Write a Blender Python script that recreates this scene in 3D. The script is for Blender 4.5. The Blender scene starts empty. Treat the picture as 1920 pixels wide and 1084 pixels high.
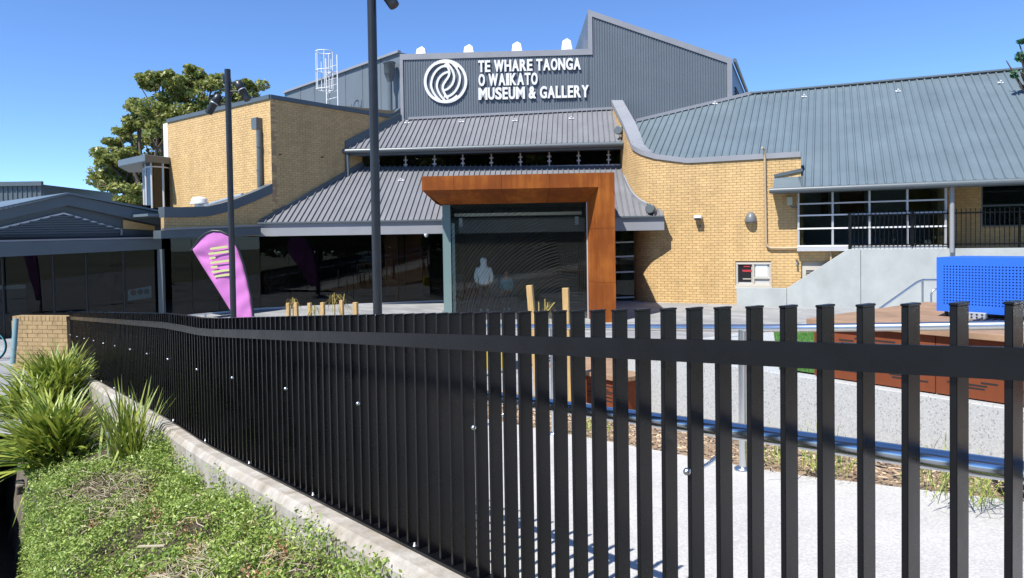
import bpy, bmesh, math, random
import numpy as np
from mathutils import Vector, Matrix
random.seed(7); rng = np.random.default_rng(7)
sc = bpy.context.scene
COL = sc.collection
R = math.radians

# ------------------------------------------------------------------ camera, sky, sun, exposure
F = 1350.0 / 1920.0
PITCH, ROLL, SHIFT = R(-1.4), R(0.85), -0.0307
EYE = Vector((0, 0, 2.35))
_f = Vector((0, math.cos(PITCH), math.sin(PITCH)))
_u0 = Vector((0, -math.sin(PITCH), math.cos(PITCH)))
_r0 = Vector((1, 0, 0))
_r = _r0 * math.cos(ROLL) - _u0 * math.sin(ROLL)
_u = _u0 * math.cos(ROLL) + _r0 * math.sin(ROLL)
cam = bpy.data.cameras.new('camera')
cam.lens = 36.0 * F; cam.sensor_width = 36.0; cam.shift_y = SHIFT
cam.clip_start = 0.05; cam.clip_end = 3000
camo = bpy.data.objects.new('camera', cam); COL.objects.link(camo)
M3 = Matrix((_r, _u, -_f)).transposed()
camo.matrix_world = Matrix.Translation(EYE) @ M3.to_4x4()
sc.camera = camo

SUN_EL, SUN_AZ = R(55), R(41)            # azimuth: degrees to the left of straight behind the camera
to_sun = Vector((-math.sin(SUN_AZ) * math.cos(SUN_EL), -math.cos(SUN_AZ) * math.cos(SUN_EL), math.sin(SUN_EL)))
world = bpy.data.worlds.new('World'); sc.world = world; world.use_nodes = True
wn = world.node_tree.nodes; wl = world.node_tree.links
sky = wn.new('ShaderNodeTexSky'); sky.sky_type = 'NISHITA'; sky.sun_disc = False
sky.sun_elevation = SUN_EL
sky.sun_rotation = math.atan2(to_sun.x, to_sun.y)
sky.altitude = 0; sky.air_density = 0.65; sky.dust_density = 0.0; sky.ozone_density = 10.0
wl.new(sky.outputs[0], wn['Background'].inputs[0]); wn['Background'].inputs[1].default_value = 0.15
sun = bpy.data.lights.new('sun', 'SUN'); sun.energy = 4.9; sun.angle = R(0.53); sun.color = (1.0, 0.955, 0.88)
suno = bpy.data.objects.new('sun', sun); COL.objects.link(suno)
suno.rotation_euler = to_sun.to_track_quat('Z', 'Y').to_euler()
suno.location = (-10, -20, 30)
sc.view_settings.view_transform = 'Standard'; sc.view_settings.look = 'None'
sc.view_settings.exposure = 0.68; sc.view_settings.gamma = 1.0
sc.view_settings.use_curve_mapping = False

# ------------------------------------------------------------------ picking points: where a sight line meets a plane of the place
def ray(px, py):
    x = (px - 960) / 1350.0
    y = (542 - py) / 1350.0 + SHIFT / F
    return (_f + _r * x + _u * y)
def atY(px, py, Y):
    d = ray(px, py); return EYE + d * (Y / d.y)
def atZ(px, py, z):
    d = ray(px, py); return EYE + d * ((z - EYE.z) / d.z)
def onP(px, py, A, B):                    # vertical plane through plan points A, B
    n = Vector((B[1] - A[1], -(B[0] - A[0]), 0)); a = Vector((A[0], A[1], 0))
    d = ray(px, py); return EYE + d * (n.dot(a - EYE) / n.dot(d))
def onPl(px, py, P0, N):
    d = ray(px, py); return EYE + d * (N.dot(P0 - EYE) / N.dot(d))
def V(*a): return Vector(a)

# ------------------------------------------------------------------ mesh helpers
ORG = {}
def setp(o, label=None, cat=None, group=None, kind=None):
    if label: o['label'] = label
    if cat: o['category'] = cat
    if group: o['group'] = group
    if kind: o['kind'] = kind
    return o
def thing(name, label, cat, loc=(0, 0, 0), group=None):
    o = bpy.data.objects.new(name, None); COL.objects.link(o); o.empty_display_size = 0.2
    o.location = loc; ORG[o.name] = Vector(loc)
    return setp(o, label, cat, group)
def link_mesh(name, me, parent, org):
    o = bpy.data.objects.new(name, me); COL.objects.link(o)
    po = ORG[parent.name] if parent else Vector((0, 0, 0))
    if parent: o.parent = parent
    o.location = Vector(org) - po
    ORG[o.name] = Vector(org)
    return o
class MB:
    def __init__(s): s.v = []; s.f = []; s.sm = []
    def add(s, vs, fs, smooth=False):
        k = len(s.v); s.v += [tuple(p) for p in vs]
        s.f += [tuple(i + k for i in q) for q in fs]; s.sm += [smooth] * len(fs); return s
    def quad(s, a, b, c, d): return s.add([a, b, c, d], [(0, 1, 2, 3)])
    def poly(s, pts): return s.add(pts, [tuple(range(len(pts)))])
    def prism(s, pts, off):               # polygon swept by a vector
        n = len(pts); off = Vector(off); P = [Vector(p) for p in pts]
        vs = P + [p + off for p in P]
        fs = [tuple(range(n))[::-1], tuple(range(n, 2 * n))]
        fs += [(i, (i + 1) % n, n + (i + 1) % n, n + i) for i in range(n)]
        return s.add(vs, fs)
    def hexa(s, p):                       # 8 points: bottom ring 0-3, top ring 4-7
        return s.add(p, [(3, 2, 1, 0), (4, 5, 6, 7), (0, 1, 5, 4), (1, 2, 6, 5), (2, 3, 7, 6), (3, 0, 4, 7)])
    def box(s, c, ax, ay, az, hx, hy, hz):
        c = Vector(c); ax = Vector(ax) * hx; ay = Vector(ay) * hy; az = Vector(az) * hz
        return s.hexa([c - ax - ay - az, c + ax - ay - az, c + ax + ay - az, c - ax + ay - az,
                       c - ax - ay + az, c + ax - ay + az, c + ax + ay + az, c - ax + ay + az])
    def bar(s, a, b, w, h, up=(0, 0, 1)):  # box beam from a to b
        a = Vector(a); b = Vector(b); d = (b - a); L = d.length; d.normalize()
        up = Vector(up)
        if abs(d.dot(up)) > 0.99: up = Vector((0, 1, 0))
        sd = d.cross(up).normalized(); uu = sd.cross(d)
        return s.box((a + b) / 2, d, sd, uu, L / 2, w / 2, h / 2)
    def tube(s, path, r, n=10, caps=True, radii=None):
        P = [Vector(p) for p in path]; k = len(P); rings = []
        up = Vector((0, 0, 1)); prev = None
        for i in range(k):
            t = (P[min(i + 1, k - 1)] - P[max(i - 1, 0)]).normalized()
            if prev is None:
                a = t.cross(up if abs(t.z) < 0.95 else Vector((1, 0, 0))).normalized()
            else:
                a = (prev - t * prev.dot(t)).normalized()
            prev = a; b = t.cross(a); rr = radii[i] if radii else r
            rings += [P[i] + (a * math.cos(2 * math.pi * j / n) + b * math.sin(2 * math.pi * j / n)) * rr for j in range(n)]
        fs = [(i * n + j, i * n + (j + 1) % n, (i + 1) * n + (j + 1) % n, (i + 1) * n + j) for i in range(k - 1) for j in range(n)]
        s.add(rings, fs, True)
        if caps:
            s.add(rings[:n], [tuple(range(n))[::-1]]); s.add(rings[-n:], [tuple(range(n))])
        return s
    def lathe(s, c, axis, prof, n=16):    # prof: (along, radius)
        ax = Vector(axis).normalized()
        a = ax.cross(Vector((0, 0, 1)) if abs(ax.z) < 0.9 else Vector((1, 0, 0))).normalized(); b = ax.cross(a); c = Vector(c)
        vs = [c + ax * h + (a * math.cos(2 * math.pi * j / n) + b * math.sin(2 * math.pi * j / n)) * r for h, r in prof for j in range(n)]
        k = len(prof)
        s.add(vs, [(i * n + j, i * n + (j + 1) % n, (i + 1) * n + (j + 1) % n, (i + 1) * n + j) for i in range(k - 1) for j in range(n)], True)
        s.add(vs[:n], [tuple(range(n))[::-1]]); s.add(vs[-n:], [tuple(range(n))])
        return s
    def build(s, name, mat, parent=None, org=None, fix=True, bevel=0):
        me = bpy.data.meshes.new(name)
        if org is None:
            a = np.array(s.v); org = Vector((*(a.min(0) + a.max(0))[:2] / 2, a[:, 2].min()))
        org = Vector(org)
        me.from_pydata([(v[0] - org.x, v[1] - org.y, v[2] - org.z) for v in s.v], [], s.f)
        me.polygons.foreach_set('use_smooth', s.sm)
        if fix:
            bm = bmesh.new(); bm.from_mesh(me); bmesh.ops.recalc_face_normals(bm, faces=bm.faces); bm.to_mesh(me); bm.free()
        me.materials.append(mat); me.update()
        o = link_mesh(name, me, parent, org)
        if bevel:
            m = o.modifiers.new('bevel', 'BEVEL'); m.width = bevel; m.segments = 2; m.limit_method = 'ANGLE'
        return o
def dup(o, loc, parent=None, rotz=0.0):   # a copy of one mesh object; loc in world
    c = o.copy(); COL.objects.link(c)
    po = ORG[parent.name] if parent else Vector((0, 0, 0))
    c.parent = parent; c.location = Vector(loc) - po; c.rotation_euler = (0, 0, rotz); ORG[c.name] = Vector(loc)
    return c

# ------------------------------------------------------------------ materials
def nd(nt, typ, **kw):
    n = nt.nodes.new(typ)
    for k, v in kw.items(): setattr(n, k, v)
    return n
def mat(name, col, rough=0.6, metal=0.0, spec=0.5, var=0.0, vscale=4.0, bump=0.0, bscale=40.0, col2=None, island=0.0, coat=0.0, stretch=None, detail=6.0, stain=0.0, sscale=(0.9, 0.9, 0.25), rvar=0.0):
    m = bpy.data.materials.new(name); m.use_nodes = True; nt = m.node_tree
    b = nt.nodes['Principled BSDF']; L = nt.links
    b.inputs['Base Color'].default_value = (*col, 1); b.inputs['Roughness'].default_value = rough
    b.inputs['Metallic'].default_value = metal; b.inputs['Specular IOR Level'].default_value = spec
    b.inputs['Coat Weight'].default_value = coat
    geo = nd(nt, 'ShaderNodeNewGeometry'); pos = geo.outputs['Position']
    if stretch:
        mp = nd(nt, 'ShaderNodeMapping'); mp.inputs['Scale'].default_value = stretch; L.new(pos, mp.inputs[0]); pos = mp.outputs[0]
    out = None
    if var or col2:
        nz = nd(nt, 'ShaderNodeTexNoise'); nz.inputs['Scale'].default_value = vscale; nz.inputs['Detail'].default_value = detail
        nz.inputs['Roughness'].default_value = 0.6; L.new(pos, nz.inputs['Vector'])
        cr = nd(nt, 'ShaderNodeValToRGB'); L.new(nz.outputs['Fac'], cr.inputs[0])
        c2 = col2 if col2 else tuple(min(1, c * (1 + var)) for c in col)
        c1 = col if col2 else tuple(c * (1 - var) for c in col)
        cr.color_ramp.elements[0].color = (*c1, 1); cr.color_ramp.elements[1].color = (*c2, 1)
        cr.color_ramp.elements[0].position = 0.33; cr.color_ramp.elements[1].position = 0.68
        out = cr.outputs[0]
    if island:
        mx = nd(nt, 'ShaderNodeHueSaturation')
        mr = nd(nt, 'ShaderNodeMapRange'); L.new(geo.outputs['Random Per Island'], mr.inputs[0])
        mr.inputs['To Min'].default_value = 1 - island; mr.inputs['To Max'].default_value = 1 + island
        L.new(mr.outputs[0], mx.inputs['Value'])
        if out: L.new(out, mx.inputs['Color'])
        else: mx.inputs['Color'].default_value = (*col, 1)
        out = mx.outputs[0]
    if stain:
        ms = nd(nt, 'ShaderNodeMapping'); ms.inputs['Scale'].default_value = sscale; L.new(geo.outputs['Position'], ms.inputs[0])
        ns = nd(nt, 'ShaderNodeTexNoise'); ns.inputs['Scale'].default_value = 1.6; ns.inputs['Detail'].default_value = 9; ns.inputs['Roughness'].default_value = 0.68; L.new(ms.outputs[0], ns.inputs['Vector'])
        mr2 = nd(nt, 'ShaderNodeMapRange'); L.new(ns.outputs['Fac'], mr2.inputs[0]); mr2.inputs['From Min'].default_value = 0.35; mr2.inputs['From Max'].default_value = 0.6
        mr2.inputs['To Min'].default_value = 1 - stain; mr2.inputs['To Max'].default_value = 1 + stain * 0.3
        h2 = nd(nt, 'ShaderNodeHueSaturation'); L.new(mr2.outputs[0], h2.inputs['Value'])
        if out: L.new(out, h2.inputs['Color'])
        else: h2.inputs['Color'].default_value = (*col, 1)
        out = h2.outputs[0]
    if rvar:
        nr = nd(nt, 'ShaderNodeTexNoise'); nr.inputs['Scale'].default_value = 5.0; nr.inputs['Detail'].default_value = 8; nr.inputs['Roughness'].default_value = 0.7; L.new(geo.outputs['Position'], nr.inputs['Vector'])
        mr3 = nd(nt, 'ShaderNodeMapRange'); L.new(nr.outputs['Fac'], mr3.inputs[0]); mr3.inputs['From Min'].default_value = 0.3; mr3.inputs['From Max'].default_value = 0.7
        mr3.inputs['To Min'].default_value = rough - rvar; mr3.inputs['To Max'].default_value = rough + rvar; L.new(mr3.outputs[0], b.inputs['Roughness'])
    if out: L.new(out, b.inputs['Base Color'])
    if bump:
        n2 = nd(nt, 'ShaderNodeTexNoise'); n2.inputs['Scale'].default_value = bscale; n2.inputs['Detail'].default_value = 5; L.new(pos, n2.inputs['Vector'])
        bp = nd(nt, 'ShaderNodeBump'); bp.inputs['Strength'].default_value = bump; bp.inputs['Distance'].default_value = 0.01
        L.new(n2.outputs['Fac'], bp.inputs['Height']); L.new(bp.outputs[0], b.inputs['Normal'])
    return m
def glass(name, tint, refl=1.0, rough=0.0):
    m = bpy.data.materials.new(name); m.use_nodes = True; nt = m.node_tree; nt.nodes.clear(); L = nt.links
    o = nd(nt, 'ShaderNodeOutputMaterial'); mx = nd(nt, 'ShaderNodeMixShader'); tr = nd(nt, 'ShaderNodeBsdfTransparent'); gl = nd(nt, 'ShaderNodeBsdfGlossy')
    fr = nd(nt, 'ShaderNodeFresnel'); fr.inputs[0].default_value = 1.55
    mu = nd(nt, 'ShaderNodeMath', operation='MULTIPLY'); mu.inputs[1].default_value = refl; mu.use_clamp = True
    tr.inputs[0].default_value = (*tint, 1); gl.inputs['Roughness'].default_value = rough
    L.new(fr.outputs[0], mu.inputs[0]); L.new(mu.outputs[0], mx.inputs[0]); L.new(tr.outputs[0], mx.inputs[1]); L.new(gl.outputs[0], mx.inputs[2]); L.new(mx.outputs[0], o.inputs[0])
    return m
m_brick = mat('yellow_brick', (0.575, 0.392, 0.178), 0.8, var=0.08, vscale=9, bump=0.25, bscale=120, island=0.075, stain=0.13)
m_pbrick = mat('olive_brick', (0.36, 0.255, 0.125), 0.8, var=0.14, vscale=14, bump=0.4, bscale=90, island=0.12, stain=0.2, sscale=(2, 2, 1))
m_mortar = mat('mortar', (0.38, 0.26, 0.135), 0.9, var=0.1)
m_roof = mat('roof_steel', (0.118, 0.158, 0.184), 0.42, spec=0.5, var=0.10, vscale=0.7, stain=0.05, sscale=(1.2, .4, .4))
m_roofl = mat('roof_steel_pale', (0.178, 0.184, 0.20), 0.45, spec=0.5, var=0.08, vscale=1.2, stain=0.10, sscale=(1.2, .4, .4))
m_clad = mat('wall_cladding_steel', (0.115, 0.140, 0.165), 0.45, var=0.06, vscale=0.8)
m_cladl = mat('smooth_cladding_steel', (0.13, 0.155, 0.175), 0.5, var=0.05, vscale=0.8)
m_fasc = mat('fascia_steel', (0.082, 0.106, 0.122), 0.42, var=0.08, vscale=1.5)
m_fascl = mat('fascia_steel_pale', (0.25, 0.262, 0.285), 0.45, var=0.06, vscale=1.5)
m_gutter = mat('gutter_steel', (0.10, 0.122, 0.135), 0.35, var=0.05)
m_black = mat('fence_black', (0.003, 0.0034, 0.0045), 0.29, spec=0.36, col2=(0.0055, 0.0056, 0.0064), vscale=5, bump=0.03, bscale=200, rvar=0.09)
m_pole = mat('pole_paint', (0.018, 0.022, 0.027), 0.38, var=0.15)
m_steel = mat('stainless', (0.60, 0.63, 0.66), 0.30, metal=1.0, var=0.05)
m_polish = mat('polished_stainless', (0.60, 0.63, 0.66), 0.2, metal=1.0)
m_galv = mat('galvanised', (0.55, 0.58, 0.60), 0.4, metal=0.7, var=0.12, vscale=8)
m_alu = mat('aluminium', (0.52, 0.53, 0.54), 0.45, metal=0.3)
m_conc = mat('pale_concrete', (0.37, 0.40, 0.395), 0.75, var=0.06, vscale=1.3, bump=0.05, bscale=60, stain=0.12, sscale=(.8, .8, .5))
m_kerb = mat('weathered_concrete', (0.30, 0.262, 0.21), 0.85, col2=(0.44, 0.42, 0.385), vscale=5, bump=0.35, bscale=70, stain=0.28, sscale=(4, 4, .8))
m_path = mat('exposed_concrete', (0.45, 0.442, 0.425), 0.8, var=0.2, vscale=75, bump=0.2, bscale=150, stain=0.12, sscale=(.9, .9, .9))
m_timber = mat('deck_timber', (0.30, 0.19, 0.115), 0.65, var=0.22, vscale=3, bump=0.2, bscale=30, island=0.14, stretch=(1, 1, 1))
m_stake = mat('stake_timber', (0.46, 0.31, 0.13), 0.7, var=0.2, vscale=10, stretch=(6, 6, 0.6))
m_blue = mat('blue_powdercoat', (0.02, 0.125, 0.62), 0.4, var=0.04)
m_white = mat('white_paint', (0.70, 0.71, 0.72), 0.5)
m_cream = mat('cream_paint', (0.50, 0.47, 0.41), 0.6)
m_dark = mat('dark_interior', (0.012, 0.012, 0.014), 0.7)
m_floor = mat('interior_floor', (0.22, 0.22, 0.225), 0.35)
m_red = mat('red_panel', (0.16, 0.035, 0.018), 0.5, var=0.2, vscale=2)
m_glass = glass('facade_glass', (0.55, 0.60, 0.60), 0.6)
m_gclear = glass('clear_glass', (0.78, 0.88, 0.86), 1.0)
m_gbay = glass('bay_glass', (0.10, 0.17, 0.18), 1.2)
m_purple = mat('purple_fabric', (0.55, 0.18, 0.50), 0.7, var=0.05, vscale=8, bump=0.12, bscale=14)
m_lime = mat('lime_print', (0.52, 0.58, 0.24), 0.7)
m_soil = mat('dark_soil', (0.05, 0.036, 0.024), 0.95, var=0.4, vscale=12, bump=0.6, bscale=40)
m_mulch = mat('mulch_ground', (0.16, 0.105, 0.062), 0.95, col2=(0.38, 0.285, 0.19), vscale=50, bump=0.8, bscale=70)
m_turf = mat('turf_green', (0.05, 0.14, 0.022), 0.9, var=0.3, vscale=60, bump=0.5, bscale=200)

def corten(name, c1, c2, c3):
    m = bpy.data.materials.new(name); m.use_nodes = True; nt = m.node_tree; L = nt.links; b = nt.nodes['Principled BSDF']
    geo = nd(nt, 'ShaderNodeNewGeometry'); mp = nd(nt, 'ShaderNodeMapping'); mp.inputs['Scale'].default_value = (2.6, 2.6, 0.35); L.new(geo.outputs['Position'], mp.inputs[0])
    n1 = nd(nt, 'ShaderNodeTexNoise'); n1.inputs['Scale'].default_value = 2.2; n1.inputs['Detail'].default_value = 8; n1.inputs['Roughness'].default_value = 0.65; L.new(mp.outputs[0], n1.inputs['Vector'])
    n2 = nd(nt, 'ShaderNodeTexNoise'); n2.inputs['Scale'].default_value = 1.1; n2.inputs['Detail'].default_value = 6; L.new(geo.outputs['Position'], n2.inputs['Vector'])
    ad = nd(nt, 'ShaderNodeMix', data_type='FLOAT'); ad.inputs[0].default_value = 0.55
    L.new(n1.outputs['Fac'], ad.inputs[2]); L.new(n2.outputs['Fac'], ad.inputs[3])
    cr = nd(nt, 'ShaderNodeValToRGB'); L.new(ad.outputs[0], cr.inputs[0])
    e = cr.color_ramp.elements; e[0].position = 0.34; e[0].color = (*c1, 1); e[1].position = 0.66; e[1].color = (*c3, 1)
    x = e.new(0.5); x.color = (*c2, 1)
    L.new(cr.outputs[0], b.inputs['Base Color']); b.inputs['Roughness'].default_value = 0.75; b.inputs['Specular IOR Level'].default_value = 0.2
    bp = nd(nt, 'ShaderNodeBump'); bp.inputs['Strength'].default_value = 0.12; n3 = nd(nt, 'ShaderNodeTexNoise'); n3.inputs['Scale'].default_value = 60
    L.new(geo.outputs['Position'], n3.inputs['Vector']); L.new(n3.outputs['Fac'], bp.inputs['Height']); L.new(bp.outputs[0], b.inputs['Normal'])
    return m
m_corten = corten('weathering_steel', (0.135, 0.034, 0.006), (0.20, 0.054, 0.008), (0.32, 0.10, 0.015))
m_corten2 = corten('weathering_steel_red', (0.13, 0.035, 0.014), (0.17, 0.047, 0.019), (0.21, 0.062, 0.026))

def paving(name, c1, c2, cm, w, h, rot):
    m = bpy.data.materials.new(name); m.use_nodes = True; nt = m.node_tree; L = nt.links; b = nt.nodes['Principled BSDF']
    geo = nd(nt, 'ShaderNodeNewGeometry'); mp = nd(nt, 'ShaderNodeMapping'); mp.inputs['Rotation'].default_value = (0, 0, rot); L.new(geo.outputs['Position'], mp.inputs[0])
    br = nd(nt, 'ShaderNodeTexBrick'); br.inputs['Color1'].default_value = (*c1, 1); br.inputs['Color2'].default_value = (*c2, 1); br.inputs['Mortar'].default_value = (*cm, 1)
    br.inputs['Scale'].default_value = 1; br.inputs['Brick Width'].default_value = w; br.inputs['Row Height'].default_value = h; br.inputs['Mortar Size'].default_value = 0.006
    br.inputs['Bias'].default_value = 0.0; L.new(mp.outputs[0], br.inputs['Vector'])
    nz = nd(nt, 'ShaderNodeTexNoise'); nz.inputs['Scale'].default_value = 0.6; nz.inputs['Detail'].default_value = 6; L.new(geo.outputs['Position'], nz.inputs['Vector'])
    mr = nd(nt, 'ShaderNodeMapRange'); mr.inputs['To Min'].default_value = 0.82; mr.inputs['To Max'].default_value = 1.12; L.new(nz.outputs['Fac'], mr.inputs[0])
    hs = nd(nt, 'ShaderNodeHueSaturation'); L.new(br.outputs['Color'], hs.inputs['Color']); L.new(mr.outputs[0], hs.inputs['Value'])
    L.new(hs.outputs[0], b.inputs['Base Color']); b.inputs['Roughness'].default_value = 0.75
    return m
m_plaza = paving('plaza_paving', (0.225, 0.235, 0.245), (0.325, 0.33, 0.335), (0.17, 0.17, 0.17), 0.9, 0.3, R(40))
m_left = paving('lower_paving', (0.17, 0.17, 0.18), (0.22, 0.22, 0.23), (0.08, 0.08, 0.08), 0.6, 0.1, R(25))

def terrazzo(name):
    m = bpy.data.materials.new(name); m.use_nodes = True; nt = m.node_tree; L = nt.links; b = nt.nodes['Principled BSDF']
    geo = nd(nt, 'ShaderNodeNewGeometry')
    v = nd(nt, 'ShaderNodeTexVoronoi'); v.inputs['Scale'].default_value = 110; L.new(geo.outputs['Position'], v.inputs['Vector'])
    cr = nd(nt, 'ShaderNodeValToRGB'); cr.color_ramp.interpolation = 'CONSTANT'
    sp = nd(nt, 'ShaderNodeSeparateColor'); L.new(v.outputs['Color'], sp.inputs[0]); L.new(sp.outputs[0], cr.inputs[0])
    e = cr.color_ramp.elements; e[0].color = (0.40, 0.42, 0.425, 1); e[1].position = 0.62; e[1].color = (0.46, 0.475, 0.475, 1)
    x = e.new(0.8); x.color = (0.36, 0.375, 0.38, 1); x = e.new(0.93); x.color = (0.24, 0.25, 0.265, 1)
    L.new(cr.outputs[0], b.inputs['Base Color']); b.inputs['Roughness'].default_value = 0.6
    return m
m_terr = terrazzo('honed_terrazzo')

def leafmat(name, c1, c2, trans=0.25, rough=0.45):
    m = bpy.data.materials.new(name); m.use_nodes = True; nt = m.node_tree; L = nt.links; b = nt.nodes['Principled BSDF']
    geo = nd(nt, 'ShaderNodeNewGeometry'); cr = nd(nt, 'ShaderNodeValToRGB'); L.new(geo.outputs['Random Per Island'], cr.inputs[0])
    cr.color_ramp.elements[0].color = (*c1, 1); cr.color_ramp.elements[1].color = (*c2, 1)
    L.new(cr.outputs[0], b.inputs['Base Color']); b.inputs['Roughness'].default_value = rough
    t = nd(nt, 'ShaderNodeBsdfTranslucent'); L.new(cr.outputs[0], t.inputs[0]); mx = nd(nt, 'ShaderNodeMixShader'); mx.inputs[0].default_value = trans
    o = nt.nodes['Material Output']; L.new(b.outputs[0], mx.inputs[1]); L.new(t.outputs[0], mx.inputs[2]); L.new(mx.outputs[0], o.inputs[0])
    return m
m_tree = leafmat('tree_leaves', (0.10, 0.16, 0.035), (0.42, 0.42, 0.12), 0.35)
m_flax = leafmat('strap_leaves', (0.09, 0.17, 0.02), (0.42, 0.47, 0.085), 0.3)
m_weed = leafmat('weed_leaves', (0.10, 0.20, 0.025), (0.46, 0.56, 0.15), 0.3)
m_straw = leafmat('dry_stems', (0.28, 0.22, 0.13), (0.56, 0.50, 0.37), 0.1)
m_chip = leafmat('mulch_chips', (0.20, 0.12, 0.065), (0.58, 0.45, 0.30), 0.0, 0.8)
m_bark = mat('bark', (0.11, 0.085, 0.065), 0.9, var=0.3)
m_young = leafmat('young_leaves', (0.22, 0.18, 0.05), (0.36, 0.29, 0.09), 0.2)
# ================================================================== GROUND
FD = Vector((-0.603, 0.797, 0)).normalized(); FN = Vector((FD.y, -FD.x, 0))   # fence direction (away) and its inner normal
def TC(t, c, z=0.0): p = FD * t + FN * c; return Vector((p.x, p.y, z))
def tc(p): return Vector((p[0], p[1], 0)).dot(FD), Vector((p[0], p[1], 0)).dot(FN)
FC = 1.624                                                  # fence line
fl = (TC(0, FC)[:2], TC(10, FC)[:2])
_tops = [(130, 585), (200, 586), (310, 588), (345, 592), (372, 596), (400, 597), (520, 594), (700, 590), (850, 587), (1000, 584.5), (1200, 580), (1400, 575), (1500, 573), (1700, 570), (1900, 566)]
_ft = sorted([(tc(p)[0], p.z) for p in (onP(x, y, *fl) for x, y in _tops)])
_fa = np.array(_ft)
def ftop(t):
    if t < _fa[0, 0]: return _fa[0, 1] + (_fa[0, 0] - t) / 12.0
    return float(np.interp(t, _fa[:, 0], _fa[:, 1]))
FH = 1.10
def zpath(t): return min(ftop(max(t, -6)) - FH - 0.10, 1.6) if t < 15 else ftop(15) - FH - 0.10
def onpath(px, py, off=0.0):
    z = 0.8
    for _ in range(30):
        p = atZ(px, py, z); z = 0.5 * z + 0.5 * (zpath(tc(p)[0]) + off)
    return atZ(px, py, z)
def plaza_z(x, y): return 0.01 * max(-16, min(16, x)) + 0.03 * (min(max(y, 20), 27) - 22)

# one sheet to the horizon
g = MB(); g.quad((-900, -300, -2.2), (900, -300, -2.2), (900, 1500, -2.2), (-900, 1500, -2.2))
setp(g.build('ground', mat('far_ground', (0.16, 0.17, 0.11), 0.9, var=0.3, vscale=0.05)), kind='structure')
# plaza paving, gently sloping; its near edge follows the ramp
g = MB(); xs = np.linspace(-46, 46, 47); ys = np.concatenate([np.linspace(9.5, 30, 22), [40, 60]])
vs = []; fs = []
for j, y in enumerate(ys):
    for i, x in enumerate(xs): vs.append((x, y, plaza_z(x, y)))
n = len(xs)
for j in range(len(ys) - 1):
    for i in range(n - 1):
        a, b, c, d = j * n + i, j * n + i + 1, (j + 1) * n + i + 1, (j + 1) * n + i
        fs.append((a, b, c, d))
g.add(vs, fs)
pz = g.build('plaza', m_plaza, fix=False); setp(pz, kind='structure')
# body under the plaza's near edge
g = MB(); g.prism([(-3, 9.5, -0.7), (46, 9.5, -0.7), (46, 9.5, -2.2), (-3, 9.5, -2.2)], (0, 0.4, 0))
setp(g.build('plaza_edge', m_conc), kind='structure')

# ramp path beside the fence
ts = np.linspace(-4.5, 16, 60)
edge_px = [(1100, 820), (1300, 857), (1470, 888), (1650, 909), (1900, 938)]
ee = sorted([tc(onpath(*p)) for p in edge_px])
ea = np.array(ee)
def cedge(t):
    if t < ea[0, 0]: return ea[0, 1]
    if t > ea[-1, 0]: return ea[-1, 1]
    return float(np.interp(t, ea[:, 0], ea[:, 1]))
g = MB(); vs = []
for t in ts:
    ce = cedge(t)
    for k in range(5): vs.append(TC(t, FC - 0.06 + (ce - FC + 0.06) * k / 4, zpath(t)))
fs = [(j * 5 + k, j * 5 + k + 1, (j + 1) * 5 + k + 1, (j + 1) * 5 + k) for j in range(len(ts) - 1) for k in range(4)]
g.add(vs, fs); setp(g.build('ramp_path', m_path, fix=False), kind='structure')
# mulch bed beyond the path
g = MB(); vs = []
for t in ts:
    ce = cedge(t)
    for k in range(6):
        c = ce + (6.2 - ce) * k / 5
        vs.append(TC(t, c, zpath(t) + (0.02 + 0.02 * math.sin(t * 2 + k) - 0.30 * (k / 5) ** 1.2 if k > 0 else -0.012)))
fs = [(j * 6 + k, j * 6 + k + 1, (j + 1) * 6 + k + 1, (j + 1) * 6 + k) for j in range(len(ts) - 1) for k in range(5)]
g.add(vs, fs); setp(g.build('mulch_bed', m_mulch, fix=False), kind='structure')
# loose chips lying on the mulch
def zmulch(t, c=None): return zpath(t) + 0.03 - 0.30 * max(0, min(1, (c - cedge(t)) / (6.2 - cedge(t)))) ** 1.2
g = MB()
for i in range(11000):
    t = random.uniform(-1.5, 9) if i < 9500 else random.uniform(5, 14); c = random.uniform(cedge(t) - 0.02, 5.9)
    p = TC(t, c, zmulch(t, c) + random.uniform(-0.005, 0.03)); a = random.uniform(0, 6.28); l = random.uniform(0.008, 0.026); w = random.uniform(0.004, 0.010)
    d = Vector((math.cos(a), math.sin(a), random.uniform(-.35, .35))) * l; e = Vector((-math.sin(a), math.cos(a), random.uniform(-.4, .4))) * w
    g.quad(p - d - e, p + d - e, p + d + e, p - d + e)
setp(g.build('mulch_chips', m_chip, fix=False), 'loose bark mulch chips over the bed beside the ramp', 'mulch', kind='stuff')

# lower ground at far left, outside the fence
g = MB(); g.prism([TC(5.8, -0.15, -0.22), TC(16.5, -0.35, -0.16), TC(20, -6, -0.16), TC(16, -16, -0.2), TC(-6, -16, -0.3), TC(-6, -0.9, -0.3), TC(3.5, -0.55, -0.26)], (0, 0, -1.9))
setp(g.build('lower_pavement', m_left), kind='structure')
g = MB(); g.quad(TC(-6, -1.2, -1.75), TC(-6, 2.0, -1.75), TC(18, 2.0, -1.75), TC(18, -1.2, -1.75))
setp(g.build('pit_floor', m_soil), kind='structure')

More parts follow.
